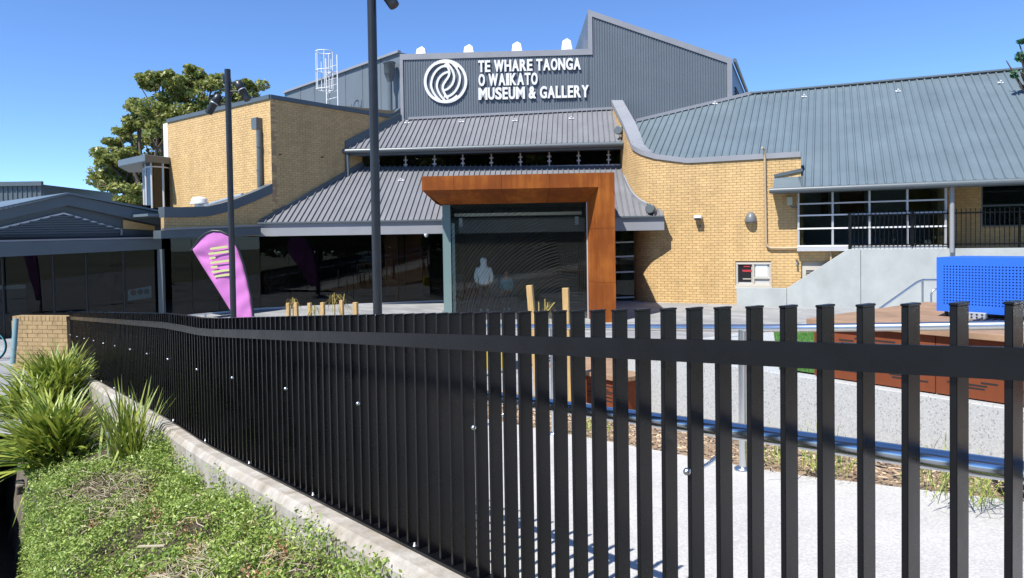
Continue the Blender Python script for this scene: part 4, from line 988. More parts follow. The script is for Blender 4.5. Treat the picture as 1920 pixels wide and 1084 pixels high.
# ================================================================== GLASS PAVILION, far left
PV0 = V(-11.4, 23.5, 0)
def Pv(px, py, o=0.0): q = PV0 + NU * o; return onP(px, py, q[:2], (q + U)[:2])
pav = thing('glass_pavilion', 'low glass fronted pavilion with grey gable and louvred vent at far left', 'building', tuple(PV0 - U * 3))
t = MB(); pts = [(-160, 458), (303, 447.5), (303, 467), (-160, 490)]
t.prism([Pv(*p) for p in pts], -NU * 0.25); t.build('fascia_beam', m_fasc, pav)
t = MB(); t.prism([Pv(-160, 458) + V(0, 0, .01), Pv(303, 447.5) + V(0, 0, .01), Pv(303, 447.5) - NU * 1.4 + V(0, 0, .01), Pv(-160, 458) - NU * 1.4 + V(0, 0, .01)], (0, 0, 0.05)); t.build('flat_eave', m_fascl, pav)
o = -0.35
outer = [(-160, 428), (128, 366), (318, 403), (310, 424), (128, 385), (-160, 450)]
t = MB(); t.prism([Pv(*p, o) for p in outer[:2]] + [Pv(*outer[4], o), Pv(*outer[5], o)], -NU * 0.12); t.build('barge_board', m_fasc, pav)
t = MB(); t.prism([Pv(*outer[1], o), Pv(*outer[2], o), Pv(*outer[3], o), Pv(*outer[4], o)], -NU * 0.12); t.build('barge_board', m_fasc, pav)
for a, b in ((outer[0], outer[1]), (outer[1], outer[2])):
    t = MB(); A, B = Pv(*a, o) + NU * 0.1, Pv(*b, o) + NU * 0.1; t.prism([A + V(0, 0, .02), B + V(0, 0, .02), B - NU * 6 + V(0, 0, .02), A - NU * 6 + V(0, 0, .02)], (0, 0, 0.06)); t.build('roof', m_roof, pav)
t = MB(); t.prism([Pv(*p, o - 0.25) for p in ((-160, 455), (128, 372), (316, 408), (300, 452))], -NU * 0.05); t.build('gable_wall', m_fasc, pav)
lv = [(-60, 442), (119, 400), (228, 431), (228, 441)]
t = MB()
for a, b in zip(lv[:3], lv[1:]): t.bar(Pv(*a, o - .2), Pv(*b, o - .2), 0.05, 0.05)
t.build('vent_frame', m_alu, pav)
for k in range(8):
    y = 406 + k * 4.6; xl = 119 - (y - 400) * 4.2; xr = min(226, 119 + (y - 400) * 3.5)
    t = MB(); A, B = Pv(xl, y + 1, o - .2), Pv(xr, y - (xr - xl) * 0.012, o - .2); t.bar(A, B, 0.07, 0.045); t.build('louvre', m_fasc, pav)
t = MB(); t.prism([Pv(*p, o - 0.18) for p in ((231, 412), (290, 424), (290, 432), (231, 429))], -NU * 0.05); t.build('brick_infill', m_brick, pav)
t = MB(); p = Pv(301, 455, -.04); t.bar(V(p.x, p.y, -.2), V(p.x, p.y, Pv(301, 467).z), 0.16, 0.16); t.build('post', m_gutter, pav)
zt_ = Pv(150, 470).z - 0.02
ss = [(Vector((*Pv(x, 500, -.15)[:2], 0)) - PV0 + NU * .15).dot(U) for x in (-150, 5, 100, 162, 232, 296)]
for a, b in zip(ss, ss[1:]):
    t = MB(); Pq = lambda a, z: PV0 - NU * 0.15 + U * a + V(0, 0, z); t.prism([Pq(a + .02, -.2), Pq(b - .02, -.2), Pq(b - .02, zt_), Pq(a + .02, zt_)], -NU * 0.012); wo = t.build('glass_pane', m_glass, pav)
    t = MB(); t.bar(Pq(a, -.2), Pq(a, zt_), 0.035, 0.06); t.build('mullion', m_pole, wo)
t = MB(); t.prism([PV0 + U * -10 - NU * 4 + V(0, 0, -.3), PV0 + U * 0 - NU * 4 + V(0, 0, -.3), PV0 - NU * 4 + V(0, 0, 3), PV0 + U * -10 - NU * 4 + V(0, 0, 3)], -NU * 0.1)
t.prism([PV0 + U * -10 - NU * .3 + V(0, 0, -.12), PV0 - NU * .3 + V(0, 0, -.12), PV0 - NU * 4 + V(0, 0, -.12), PV0 + U * -10 - NU * 4 + V(0, 0, -.12)], (0, 0, .04))
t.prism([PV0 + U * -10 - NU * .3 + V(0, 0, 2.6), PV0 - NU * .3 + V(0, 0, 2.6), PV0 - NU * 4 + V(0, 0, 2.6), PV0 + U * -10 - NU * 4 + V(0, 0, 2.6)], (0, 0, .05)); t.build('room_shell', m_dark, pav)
rc_ = thing('reception_counter', 'dark reception counter with pale top inside the pavilion at far left', 'counter', tuple(Pv(60, 600, -2.2)))
t = MB(); A, B = Pv(5, 541, -2.0), Pv(48, 541, -2.0); t.prism([V(A.x, A.y, -.1), V(B.x, B.y, -.1), V(B.x, B.y, B.z), V(A.x, A.y, B.z)], -NU * .5); t.build('front', m_fasc, rc_)
t = MB(); t.prism([V(A.x, A.y, B.z + .003), V(B.x, B.y, B.z + .003), V(B.x, B.y, B.z + .12), V(A.x, A.y, B.z + .12)], -NU * .55); t.build('top', m_white, rc_)
# poster behind the glass
po = thing('window_poster', 'pale blue poster with three dark discs behind the pavilion glass', 'poster', tuple(Pv(262, 565, -.3)))
t = MB(); t.prism([Pv(x, y, -.3) for x, y in ((240, 544), (284, 536), (284, 558), (240, 564))], -NU * 0.004); t.build('sheet', mat('poster_blue', (0.55, 0.80, 0.90), 0.6), po)
for i, x in enumerate((250, 263, 275)):
    c = Pv(x, 549 - i * 1.2, -.29); t = MB(); t.lathe(c, NU, [(0, .09), (.004, .09)], 18); t.build('disc', mat('poster_disc%d' % i, [(0.25, .12, .07), (.06, .12, .2), (.04, .2, .24)][i], .6), po)

# ================================================================== WEATHERING STEEL PORTAL with glass box
por = thing('entrance_portal', 'rust orange weathering steel portal framing a patterned glass entrance box', 'entrance', (0.2, 20.6, -0.03))
F0, F1 = V(-0.126 * 20.7, 20.7, 0), V(0.1444 * 20.3, 20.3, 0); pd = (F1 - F0).normalized(); pn = nrm(pd)
def Pf(px, py, o=0.0): q = F0 - pn * o; return onP(px, py, q[:2], (q + pd)[:2])
DB = 0.85
zt0 = Pf(970, 327).z; ztl = zt0
xL, xR = 0.0, (F1 - F0).length
Q = lambda a, z, b=0.0: F0 + pd * a - pn * b + V(0, 0, z)
ax = lambda px, y=400, o=0.0: (Vector((*Pf(px, y, o)[:2], 0)) - F0 + pn * o).dot(pd)
z_s = Pf(1000, 353).z; z_i = Pf(960, 381.5, DB).z
aL, aR = ax(790.5, 345), ax(1153.5, 450); aI = ax(1123, 450); aIL, aII = ax(827, 385, DB), ax(1101.5, 450, DB)
pan = [aL, ax(851, 345), ax(940, 345), ax(1031, 345), aI]
lin = None
for a, b in zip(pan, pan[1:]):
    t = MB(); t.prism([Q(a + .004, z_s), Q(b - .004, z_s), Q(b - .004, zt0), Q(a + .004, zt0)], -pn * 0.02); x = t.build('fascia_panel', m_corten, por)
    fr = lambda v: aIL + (aII - aIL) * (v - aL) / (aI - aL)
    t = MB(); t.prism([Q(a + .004, z_s - .002, 0.02), Q(b - .004, z_s - .002, 0.02), Q(fr(b) - .004, z_i, DB), Q(fr(a) + .004, z_i, DB)], V(0, 0, .02) - pn * 0.0); t.build('soffit_panel', m_corten, por)
zb0 = -0.06; zj = [zb0, Pf(1140, 530).z, Pf(1140, 428).z, zt0]
for z0, z1 in zip(zj, zj[1:]):
    t = MB(); t.prism([Q(aI + .002, z0 + .003), Q(aR, z0 + .003), Q(aR, z1 - .003), Q(aI + .002, z1 - .003)], -pn * 0.02); t.build('leg_panel', m_corten, por)
    f1_ = lambda z: min(z, z_s); f2_ = lambda z: min(z, z_i)
    if z0 < z_i:
        t = MB(); t.prism([Q(aI, z0 + .003, 0.02), Q(aI, f1_(z1) - .003, 0.02), Q(aII, f2_(z1) - .003, DB), Q(aII, z0 + .003, DB)], pd * 0.02); t.build('reveal_panel', m_corten, por)
t = MB(); t.prism([Q(aL + .01, zt0 - .02, .02), Q(aR - .002, zt0 - .02, .02), Q(aR - .002, zt0 - .02, 6.0), Q(aL + .01, zt0 - .02, 6.0)], (0, 0, .02)); t.build('portal_roof', m_corten, por)
t = MB(); t.prism([Q(aR - .022, zb0, .02), Q(aR - .022, zt0 - .025, .02), Q(aR - .022, zt0 - .025, 5.5), Q(aR - .022, zb0, 5.5)], pd * 0.02); t.build('outer_cheek', m_corten, por)
t = MB(); t.prism([Q(aL + .01, z_s, .02), Q(aL + .01, zt0 - .03, .02), Q(aL + .01, zt0 - .03, 5.5), Q(aL + .01, z_i + .03, 5.5), Q(aL + .01 + .25, z_i + .03, DB)], pd * 0.02); t.build('end_cheek', m_corten, por)
t = MB(); t.prism([Q(aII + .02, zb0, DB), Q(aII + .02, z_i, DB), Q(aII + .02, z_i, 4.8), Q(aII + .02, zb0, 4.8)], pd * 0.03); t.build('inner_wall', m_corten, por)
t = MB(); t.prism([Q(aIL, z_i + .01, DB), Q(aII, z_i + .01, DB), Q(aII, z_i + .01, 6), Q(aIL, z_i + .01, 6)], (0, 0, .03)); t.build('ceiling', m_dark, por)
# patterned glass: printed arcs of dashes
def frit():
    m = bpy.data.materials.new('printed_glass'); m.use_nodes = True; nt = m.node_tree; nt.nodes.clear(); L = nt.links
    out = nd(nt, 'ShaderNodeOutputMaterial'); tcn = nd(nt, 'ShaderNodeTexCoord'); sp = nd(nt, 'ShaderNodeSeparateXYZ'); L.new(tcn.outputs['Object'], sp.inputs[0])
    def M(op, a, b=None, c=None):
        n = nd(nt, 'ShaderNodeMath', operation=op)
        for i, v in enumerate((a, b, c)):
            if v is None: continue
            if hasattr(v, 'is_linked') or hasattr(v, 'links'): L.new(v, n.inputs[i])
            else: n.inputs[i].default_value = v
        return n.outputs[0]
    x, z = sp.outputs[0], sp.outputs[2]
    masks = []
    dx = M('SUBTRACT', x, 1.75); dz = M('SUBTRACT', z, -0.35)
    r = M('SQRT', M('ADD', M('MULTIPLY', dx, dx), M('MULTIPLY', dz, dz))); an = M('ARCTAN2', dz, dx)
    fr = M('FRACT', M('DIVIDE', r, 0.185))
    line = M('LESS_THAN', M('ABSOLUTE', M('SUBTRACT', fr, 0.06)), 0.04)
    band = M('MULTIPLY', M('GREATER_THAN', fr, 0.32), M('LESS_THAN', fr, 0.76))
    dash = M('LESS_THAN', M('FRACT', M('MULTIPLY', M('MULTIPLY', an, M('ADD', M('FLOOR', M('DIVIDE', r, 0.185)), 0.5)), 4.6)), 0.30)
    pat1 = M('MAXIMUM', line, M('MULTIPLY', band, dash))
    dx2 = M('SUBTRACT', x, -1.6); dz2 = M('SUBTRACT', z, 1.2)
    r2 = M('SQRT', M('ADD', M('MULTIPLY', dx2, dx2), M('MULTIPLY', dz2, dz2))); fr2 = M('FRACT', M('DIVIDE', r2, 0.115)); an2 = M('ARCTAN2', dz2, dx2)
    band2 = M('MULTIPLY', M('GREATER_THAN', fr2, 0.3), M('LESS_THAN', fr2, 0.8)); dash2 = M('LESS_THAN', M('FRACT', M('MULTIPLY', an2, 70)), 0.30)
    pat2 = M('MAXIMUM', M('LESS_THAN', fr2, 0.09), M('MULTIPLY', band2, dash2))
    side = M('MULTIPLY', M('GREATER_THAN', r2, 2.95), M('GREATER_THAN', z, 0.9))
    pat = M('ADD', M('MULTIPLY', pat1, M('SUBTRACT', 1.0, side)), M('MULTIPLY', pat2, side))
    pat = M('MULTIPLY', pat, 0.62)
    tr = nd(nt, 'ShaderNodeBsdfTransparent'); tr.inputs[0].default_value = (0.95, 0.98, 0.97, 1); gl = nd(nt, 'ShaderNodeBsdfGlossy'); gl.inputs['Roughness'].default_value = 0.0
    fe = nd(nt, 'ShaderNodeFresnel'); fe.inputs[0].default_value = 1.5; m1 = nd(nt, 'ShaderNodeMixShader'); L.new(M('MULTIPLY', fe.outputs[0], 0.5), m1.inputs[0]); L.new(tr.outputs[0], m1.inputs[1]); L.new(gl.outputs[0], m1.inputs[2])
    df = nd(nt, 'ShaderNodeBsdfDiffuse'); df.inputs[0].default_value = (0.06, 0.062, 0.058, 1); m2 = nd(nt, 'ShaderNodeMixShader'); L.new(pat, m2.inputs[0]); L.new(m1.outputs[0], m2.inputs[1]); L.new(df.outputs[0], m2.inputs[2])
    L.new(m2.outputs[0], out.inputs[0]); return m
m_frit = frit()
GB = DB + 0.02; gl0 = ax(833, 450, GB); gl1 = aII
t = MB(); t.prism([Q(gl0, 0.0, GB), Q(gl1, 0.0, GB), Q(gl1, z_i, GB), Q(gl0, z_i, GB)], -pn * 0.012)
c_g = Q((gl0 + gl1) / 2, 0.0, GB)
fg = t.build('printed_pane', m_frit, por, org=c_g)
m_gedge = glass('side_glass', (0.62, 0.84, 0.82), 1.0)
for k in range(3):
    t = MB(); b0_, b1_ = GB + .02 + k * 1.5, GB + .02 + (k + 1) * 1.5 - .02; t.prism([Q(gl0, 0, b0_), Q(gl0, 0, b1_), Q(gl0, z_i, b1_), Q(gl0, z_i, b0_)], pd * 0.014); t.build('side_pane', m_gedge, por)
t = MB(); t.bar(Q(gl0 + .22, 0.02, GB + .35), Q(gl0 + .22, z_i - 0.55, GB + .35), 0.09, 0.02); t.build('glass_fin', mat('fin_glass', (0.50, 0.62, 0.62), .2), por)
t = MB(); t.bar(Q(gl0 + .25, z_i - .3, GB + .5), Q(gl1 - .15, z_i - .3, GB + .5), .1, .09); t.build('door_header', mat('header_cream', (.62, .56, .42), .6), por)
t = MB(); t.prism([Q(gl0 - .04, 0, GB - .03), Q(gl0 + .2, 0, GB - .03), Q(gl0 + .2, z_i - .01, GB - .03), Q(gl0 - .04, z_i - .01, GB - .03)], -pn * .012); t.build('edge_pane', mat('teal_edge_glass', (.15, .22, .215), .12), por)
for a in (gl0 + .45, gl1 - .3): t = MB(); t.bar(Q(a, z_i - .65, GB + .4), Q(a, z_i - .4, GB + .4), .1, .06); t.build('fin_bracket', m_alu, por)
t = MB(); t.bar(Q(gl1 - .01, 0, GB - .02), Q(gl1 - .01, z_i, GB - .02), .03, .03); t.build('edge_trim', m_alu, por)
# rear room of the box
t = MB(); t.prism([Q(gl0 - .3, 0, 9.5), Q(gl1 + .5, 0, 9.5), Q(gl1 + .5, 3.2, 9.5), Q(gl0 - .3, 3.2, 9.5)], -pn * 0.05); t.build('back_wall', m_dark, por)
t = MB(); t.bar(Q(gl0 + .4, 0.95, 7.5), Q(gl1 - .2, 0.95, 7.5), .5, .12); t.bar(Q(gl0 + .4, 0.5, 7.45), Q(gl1 - .2, 0.5, 7.45), .4, .75); t.build('counter', mat('counter_teal', (0.07, 0.15, 0.15), .5), por)

# ================================================================== PALE CONCRETE RAMP WALL with picket balustrade
RW0 = V(7.33, 23.33, 0); 
def Rw(px, py, o=0.0): q = RW0 + WNn * o; return onP(px, py, q[:2], (q + WD)[:2])
rwall = thing('ramp_wall', 'pale smooth concrete wall stepping up in a slope in front of the brick wing', 'wall', tuple(RW0))
ztr = Rw(1700, 466.5).z; zlo = Rw(1430, 540).z
pA, pB, pC = Rw(1381, 560), Rw(1475, 540), Rw(1590, 468)
aA, aB, aC = [(Vector((p.x, p.y, 0)) - RW0).dot(WD) for p in (pA, pB, pC)]
Pw = lambda a, z, o=0.0: RW0 + WNn * o + WD * a + V(0, 0, z)
t = MB(); t.prism([Pw(aA, -.1), Pw(aB - .005, -.1), Pw(aB - .005, zlo), Pw(aA, zlo)], -WNn * 0.16); t.build('low_panel', m_conc, rwall, bevel=0.008)
a2 = aC + 0.35
t = MB(); t.prism([Pw(aB + .005, -.1), Pw(a2 - .005, -.1), Pw(a2 - .005, ztr), Pw(aC, ztr), Pw(aB + .005, zlo)], -WNn * 0.16); t.build('raking_panel', m_conc, rwall, bevel=0.008)
for k in range(2):
    t = MB(); t.prism([Pw(a2 + .005 + k * 4.9, -.1), Pw(a2 + 4.895 + k * 4.9, -.1), Pw(a2 + 4.895 + k * 4.9, ztr), Pw(a2 + .005 + k * 4.9, ztr)], -WNn * 0.16); t.build('tall_panel', m_conc, rwall, bevel=0.008)
t = MB(); t.prism([Pw(aC, ztr - .1, -.2), Pw(14, ztr - .1, -.2), Pw(14, ztr - .1, -3), Pw(aC, ztr - .1, -3)], (0, 0, -.1)); setp(t.build('upper_walkway', m_conc), kind='structure')
bal = thing('picket_balustrade', 'thin black picket balustrade on top of the pale concrete wall', 'balustrade', tuple(Pw(aC, ztr)))
zbt = Rw(1592, 399).z
t = MB(); t.bar(Pw(aC + .05, ztr, -.05), Pw(aC + .05, zbt, -.05), .07, .07); t.build('post', m_black, bal)
for z in (ztr + 0.12, zbt - 0.09):
    t = MB(); t.bar(Pw(aC + .09, z, -.05), Pw(aC + 8.6, z, -.05), .04, .04); t.build('rail', m_black, bal)
pk = None
for k in range(72):
    a = aC + .17 + k * 0.117; 
    if pk is None:
        t = MB(); t.bar(Pw(a, ztr + 0.05, -.03), Pw(a, zbt + .04, -.03), .016, .016); pk = t.build('picket', m_black, bal, org=Pw(a, ztr + .05, -.03))
    else: dup(pk, Pw(a, ztr + .05, -.03), bal)
for x in (aC + 1.75, aC + 4.4, aC + 7.0):
    t = MB(); t.bar(Pw(x, ztr, -.1), Pw(x, zbt, -.1), .05, .05); t.build('post', m_black, bal)
# stair rail in front of it
sr = thing('stair_handrail', 'stainless tube handrail rising along the steps below the concrete wall', 'handrail', tuple(atY(1700, 575, 16)))
t = MB(); Yr = 16.2; t.tube([atY(1600, 614, Yr - .6), atY(1720, 529, Yr), atY(1731, 525, Yr), atY(1800, 525, Yr + .2)], .025, 10); t.build('rail', m_steel, sr)
t = MB(); p = atY(1730, 527, Yr); t.tube([V(p.x, p.y, plaza_z(p.x, p.y)), p], .024, 10); t.build('post', m_steel, sr)
t = MB(); p = atY(1746, 560, Yr + .1); t.tube([V(p.x, p.y, plaza_z(p.x, p.y)), atY(1746, 552, Yr + .1), atY(1749, 545, Yr + .1), atY(1756, 542, Yr + .1), atY(1800, 541, Yr + .2)], .022, 10); t.build('lower_rail', m_steel, sr)

# ================================================================== LIGHT POLES
def light_pole(px, Y, label, rad=0.069, H=6.45, base_z=None, spots=()):
    p = atY(px, 500, Y); zb = plaza_z(p.x, p.y) if base_z is None else base_z
    r = thing('light_pole', label, 'lamp post', (p.x, p.y, zb), 'plaza light poles')
    t = MB(); t.tube([V(p.x, p.y, zb), V(p.x, p.y, H)], rad, 20); t.build('pole', m_pole, r)
    t = MB(); t.lathe((p.x, p.y, zb), (0, 0, 1), [(0, .17), (.03, .17), (.035, .1)], 16); t.build('base_flange', m_pole, r)
    def spot(off, dirv, l=0.5):
        c = V(p.x, p.y, H) + Vector(off); d = Vector(dirv).normalized(); t = MB(); t.lathe(c - d * l * 0.5, d, [(0, .075), (.02, .095), (l * .45, .1), (l * .46, .085), (l * .95, .085), (l, .08)], 16); so = t.build('spotlight', m_pole, r)
        t = MB(); t.lathe(c - d * l * 0.06, d, [(0, .104), (.02, .104)], 16); t.build('trim_ring', m_galv, so)
        t = MB(); t.tube([V(p.x, p.y, c.z), c], .022, 8); t.build('arm', m_pole, so)
    for s_ in spots: spot(*s_)
    return p
light_pole(435.5, 17.0, 'black round light pole beside the purple banner with three tilted spotlights', spots=(((-.32, -.05, -.82), (-.45, -.2, -.85)), ((.36, -.05, -.52), (.5, -.1, -.85)), ((-.1, .25, -.3), (-.1, .6, -.8))))
light_pole(706.5, 11.0, 'tall black light pole left of the rust portal, running out of the top edge', H=6.9, spots=(((.22, -.05, -.80), (.5, -.1, -.75)), ((-.3, -.05, -.15), (-.45, -.2, -.85)), ((.1, .25, -.3), (-.1, .6, -.8))))

# ================================================================== FEATHER BANNER
Yb = 18.2
def Bn(px, py, dy=0.0): return atY(px, py, Yb + dy)
bp_ = Bn(474, 640); ban = thing('feather_banner', 'purple feather banner with lime stripes beside the light pole', 'banner', (bp_.x, bp_.y, plaza_z(bp_.x, bp_.y)))
left = [(361, 469), (380, 500), (400, 531), (420, 563), (438, 592), (446, 606)]
right = [(475, 606), (472, 585), (469, 556), (463, 528), (455, 497), (447, 472), (438, 453), (427, 441), (412, 434), (397, 433), (383, 438), (371, 449), (363, 462)]
ol = left + right
N = 24; t = MB()
cx_ = [sum(p[0] for p in ol) / len(ol), sum(p[1] for p in ol) / len(ol)]
# rows across the cloth, with folds
def span(y):
    lx = np.interp(y, [p[1] for p in left], [p[0] for p in left]) if y >= 469 else None
    rp = [(p[1], p[0]) for p in right[:9]]; rx = np.interp(y, [a for a, b in rp[::-1]], [b for a, b in rp[::-1]])
    if lx is None: lx = np.interp(y, [433, 438, 449, 462, 469], [404, 383, 371, 363, 361])
    if y < 441: rx = np.interp(y, [433, 434, 441], [404, 412, 427])
    return lx, rx
rows = 36; cols = 14; vs = []
for j in range(rows):
    y = 433.5 + (606 - 433.5) * j / (rows - 1); l, r = span(y)
    for i in range(cols):
        x = l + (r - l) * i / (cols - 1); u = i / (cols - 1)
        vs.append(Bn(x, y, 0.02 * math.sin(u * 5 + y * .09) * (1 - u) + 0.008 * math.sin(y * .21 + u * 7) + 0.035 * math.exp(-((y - 478 - u * 22) / 6) ** 2) * (1 - u)))
t.add(vs, [(j * cols + i, j * cols + i + 1, (j + 1) * cols + i + 1, (j + 1) * cols + i) for j in range(rows - 1) for i in range(cols - 1)], True)
cl = t.build('fabric', m_purple, ban, fix=False); cl.modifiers.new('solid', 'SOLIDIFY').thickness = 0.004
stripes = [(395.5, 466.5, 425, 462.5), (392.5, 476, 431, 471), (394.5, 484.3, 402.5, 483.3), (396, 493, 430, 488.3), (397, 501.2, 406, 500.2), (398.5, 510, 436, 505.6), (404, 518.3, 436, 514)]
for x0, y0, x1, y1 in stripes:
    t = MB(); A, B = Bn(x0, y0, -0.045), Bn(x1, y1, -0.045); d = (B - A).normalized(); up = V(0, 0, 1); hw = 0.027; pts = []
    for k in range(7): a = math.pi / 2 + math.pi * k / 6; pts.append(A + d * (math.cos(a) * hw) + up * (math.sin(a) * hw))
    for k in range(7): a = -math.pi / 2 + math.pi * k / 6; pts.append(B + d * (math.cos(a) * hw) + up * (math.sin(a) * hw))
    t.prism(pts, (0, 0.003, 0)); t.build('stripe', m_lime, ban)
t = MB(); t.tube([V(bp_.x + .02, bp_.y, plaza_z(bp_.x, bp_.y))] + [Bn(x + 2, y) for x, y in right] + [Bn(358, 470)], .03, 8); t.build('pole', m_pole, ban)
t = MB(); t.lathe(ban.location, (0, 0, 1), [(0, .28), (.03, .28), (.05, .06), (.3, .04)], 16); t.build('base', m_pole, ban)

# ================================================================== BRICK PIER at the far end of the fence
pr0 = atY(23, 600, 14.75); pr1 = TC(15.15, FC); pr1 = V(pr1.x, pr1.y, 0)
pr1 = atY(125, 600, 14.5)
pier = thing('brick_pier', 'short olive yellow brick wall ending the black fence', 'wall', (pr0.x, pr0.y, -0.1))
zpt = atY(75, 602, 14.6).z
PP = Path([pr0[:2], pr1[:2]])
brick_wall(PP, zpt - 0.086 * 15, lambda q: zpt, pier, m_pbrick, single=lambda p, z: True, name='courses', thick=0.23)
d = (pr1 - pr0); d.z = 0; L_ = d.length; d.normalize(); nb = nrm(d); k = int(L_ / 0.096)
for i in range(k):
    t = MB(); c = pr0 + d * (0.05 + i * L_ / k); t.box(V(c.x, c.y, zpt + 0.048) - nb * 0.115, d, nb, (0, 0, 1), 0.043, 0.118, 0.046); t.build('coping_brick', m_pbrick, pier)
t = MB(); c = (pr0 + pr1) / 2; t.box(V(c.x, c.y, zpt + 0.04) - nb * 0.115, d, nb, (0, 0, 1), L_ / 2 - .01, 0.11, 0.042); t.build('coping_mortar', m_mortar, pier)
# end face bricks at the left end
t = MB(); t.box(V(pr0.x, pr0.y, zpt - 0.6) - nb * 0.115 - d * 0.01, d, nb, (0, 0, 1), 0.012, 0.112, 0.6); t.build('end_face', m_pbrick, pier)
# ================================================================== BLACK SLAT FENCE
T0 = -0.35; T1 = tc(onP(128, 640, *fl))[0]
fen = thing('slat_fence', 'long black upright slat fence with flat rail curving from near right to far left', 'fence', tuple(TC(7, FC, ftop(7) - FH)))
SW, SD, SP = 0.015, 0.0575, 0.0985
yaw = math.atan2(FD.y, FD.x)
proto = MB(); hs = FH - 0.02
proto.box((0, 0, hs / 2), (1, 0, 0), (0, 1, 0), (0, 0, 1), SW / 2, SD / 2, hs / 2)
proto.box((0, 0, hs + .003), (1, 0, 0), (0, 1, 0), (0, 0, 1), SW / 2 + .0015, SD / 2 + .0015, .003)
sl = None; t_ = T0; kk = 0
while t_ < T1:
    z = ftop(t_) - FH + 0.014; p = TC(t_, FC + SD / 2, z)
    if sl is None:
        sl = proto.build('slat', m_black, fen, org=(0, 0, 0)); m = sl.modifiers.new('bevel', 'BEVEL'); m.width = 0.0015; m.segments = 1
        sl.location = p - ORG[fen.name]; sl.rotation_euler = (0, 0, yaw)
    else:
        c = sl.copy(); COL.objects.link(c); c.parent = fen; c.location = p - ORG[fen.name]; c.rotation_euler = (random.gauss(0, .0015), 0, yaw + random.gauss(0, .012))
    t_ += SP; kk += 1
def strip(c0, c1, zf0_, zf1_, a, b, n, name, m, par):
    g = MB(); vs = []
    for q in np.linspace(a, b, n):
        vs += [TC(q, c0, zf0_(q)), TC(q, c1, zf0_(q)), TC(q, c1, zf1_(q)), TC(q, c0, zf1_(q))]
    fs = [(i * 4 + k, i * 4 + (k + 1) % 4, (i + 1) * 4 + (k + 1) % 4, (i + 1) * 4 + k) for i in range(n - 1) for k in range(4)] + [(0, 1, 2, 3), tuple((n - 1) * 4 + k for k in (3, 2, 1, 0))]
    g.add(vs, fs); return g.build(name, m, par)
strip(FC - 0.014, FC - 0.001, lambda q: ftop(q) - 0.152, lambda q: ftop(q) - 0.088, T0 - .1, T1 + .05, 120, 'rail', m_black, fen)
strip(FC - 0.012, FC + SD + 0.012, lambda q: ftop(q) - FH, lambda q: ftop(q) - FH + 0.012, T0 - .1, T1 + .05, 120, 'base_plate', m_black, fen)
# handrail on its inner side, held by curved brackets with ball bolts
HC = FC + 0.165; hdrop = 0.375
g = MB(); g.tube([TC(q, HC, ftop(q) - hdrop) for q in np.linspace(T0 - .1, T1, 100)], 0.0245, 14); g.build('handrail', m_polish, fen)
bt = []
for px in (1297, 895, 676, 537, 440, 371, 318):
    p = onP(px, 700, *fl); bt.append(tc(p)[0])
stp = np.mean(np.diff(bt)); last = bt[-1]
while last + stp < T1: last += stp; bt.append(last)
for q in bt:
    q = T0 + round((q - T0) / SP) * SP; z = ftop(q) - 0.465; g = MB()
    g.lathe(TC(q, FC - 0.020, z), FN, [(0, .003), (.003, .008), (.008, .0105), (.013, .0105), (.018, .007), (.03, .005)], 12); bo = g.build('ball_bolt', m_steel, fen)
    g = MB(); g.tube([TC(q, FC + .04, z)] + [TC(q, FC + .06 + 0.105 * math.sin(a), z + .085 - 0.085 * math.cos(a)) for a in np.linspace(0, math.pi / 2, 8)], .0055, 8); g.build('bracket', m_steel, bo)
for q in np.arange(0.4, T1, 1.24):
    g = MB(); z = ftop(q) - FH + .012; g.lathe(TC(q + .05, FC + .0, z), (0, 0, 1), [(0, .009), (.004, .009), (.005, .0055), (.016, .0055), (.018, .003)], 8); g.build('anchor_bolt', m_galv, fen)
# concrete edge wall below it
kb = thing('concrete_edge_wall', 'weathered concrete edge wall under the black fence', 'wall', tuple(TC(7, FC - .1, 0)))
zk = lambda q: ftop(q) - FH - 0.004
g = MB(); vs = []; tq = np.linspace(-3, T1 + .3, 140)
for q in tq:
    w = 0.012 * math.sin(q * 3.1) * 0.3
    vs += [TC(q, FC - 0.13 + w, -1.75), TC(q, FC - 0.13 + w, zk(q) - 0.05), TC(q, FC - 0.105 + w, zk(q) - 0.012), TC(q, FC - 0.09 + w, zk(q)), TC(q, FC + 0.1, zk(q)), TC(q, FC + 0.1, -1.75)]
n_ = 6; g.add(vs, [(i * n_ + k, i * n_ + (k + 1) % n_, (i + 1) * n_ + (k + 1) % n_, (i + 1) * n_ + k) for i in range(len(tq) - 1) for k in range(n_)]); g.build('coping', m_kerb, kb)

# ================================================================== PLANTING BED outside the fence
BC0 = 0.50
def zbed(t, c):
    u = (c - BC0) / (FC - 0.13 - BC0)
    b = zk(max(t, -2)) - 0.30 - 0.05 * math.sin(t * 1.3) - 0.10 * max(0, 1 - t / 3.0) * 0
    return b - 0.30 * (1 - u) ** 1.5 + 0.03 * math.sin(3.1 * t + 2 * c) + 0.02 * math.sin(7.3 * t - 5 * c)
g = MB(); vs = []; tq = np.linspace(-2, 14.5, 110); cq = np.linspace(BC0, FC - 0.13, 12)
for q in tq:
    for c in cq: vs.append(TC(q, c, zbed(q, c)))
g.add(vs, [(i * 12 + k, i * 12 + k + 1, (i + 1) * 12 + k + 1, (i + 1) * 12 + k) for i in range(len(tq) - 1) for k in range(11)], True)
setp(g.build('planting_bed', m_soil, fix=False), kind='structure')
m_rock = mat('old_concrete', (0.07, 0.055, 0.042), 0.9, col2=(0.22, 0.195, 0.16), vscale=6, bump=0.7, bscale=25)
bw_ = thing('bed_retaining_wall', 'rough stained concrete face holding up the weedy bed at bottom left', 'wall', tuple(TC(5, BC0, -1.7)))
g = MB(); vs = []; zs_ = np.linspace(0, 1, 7)
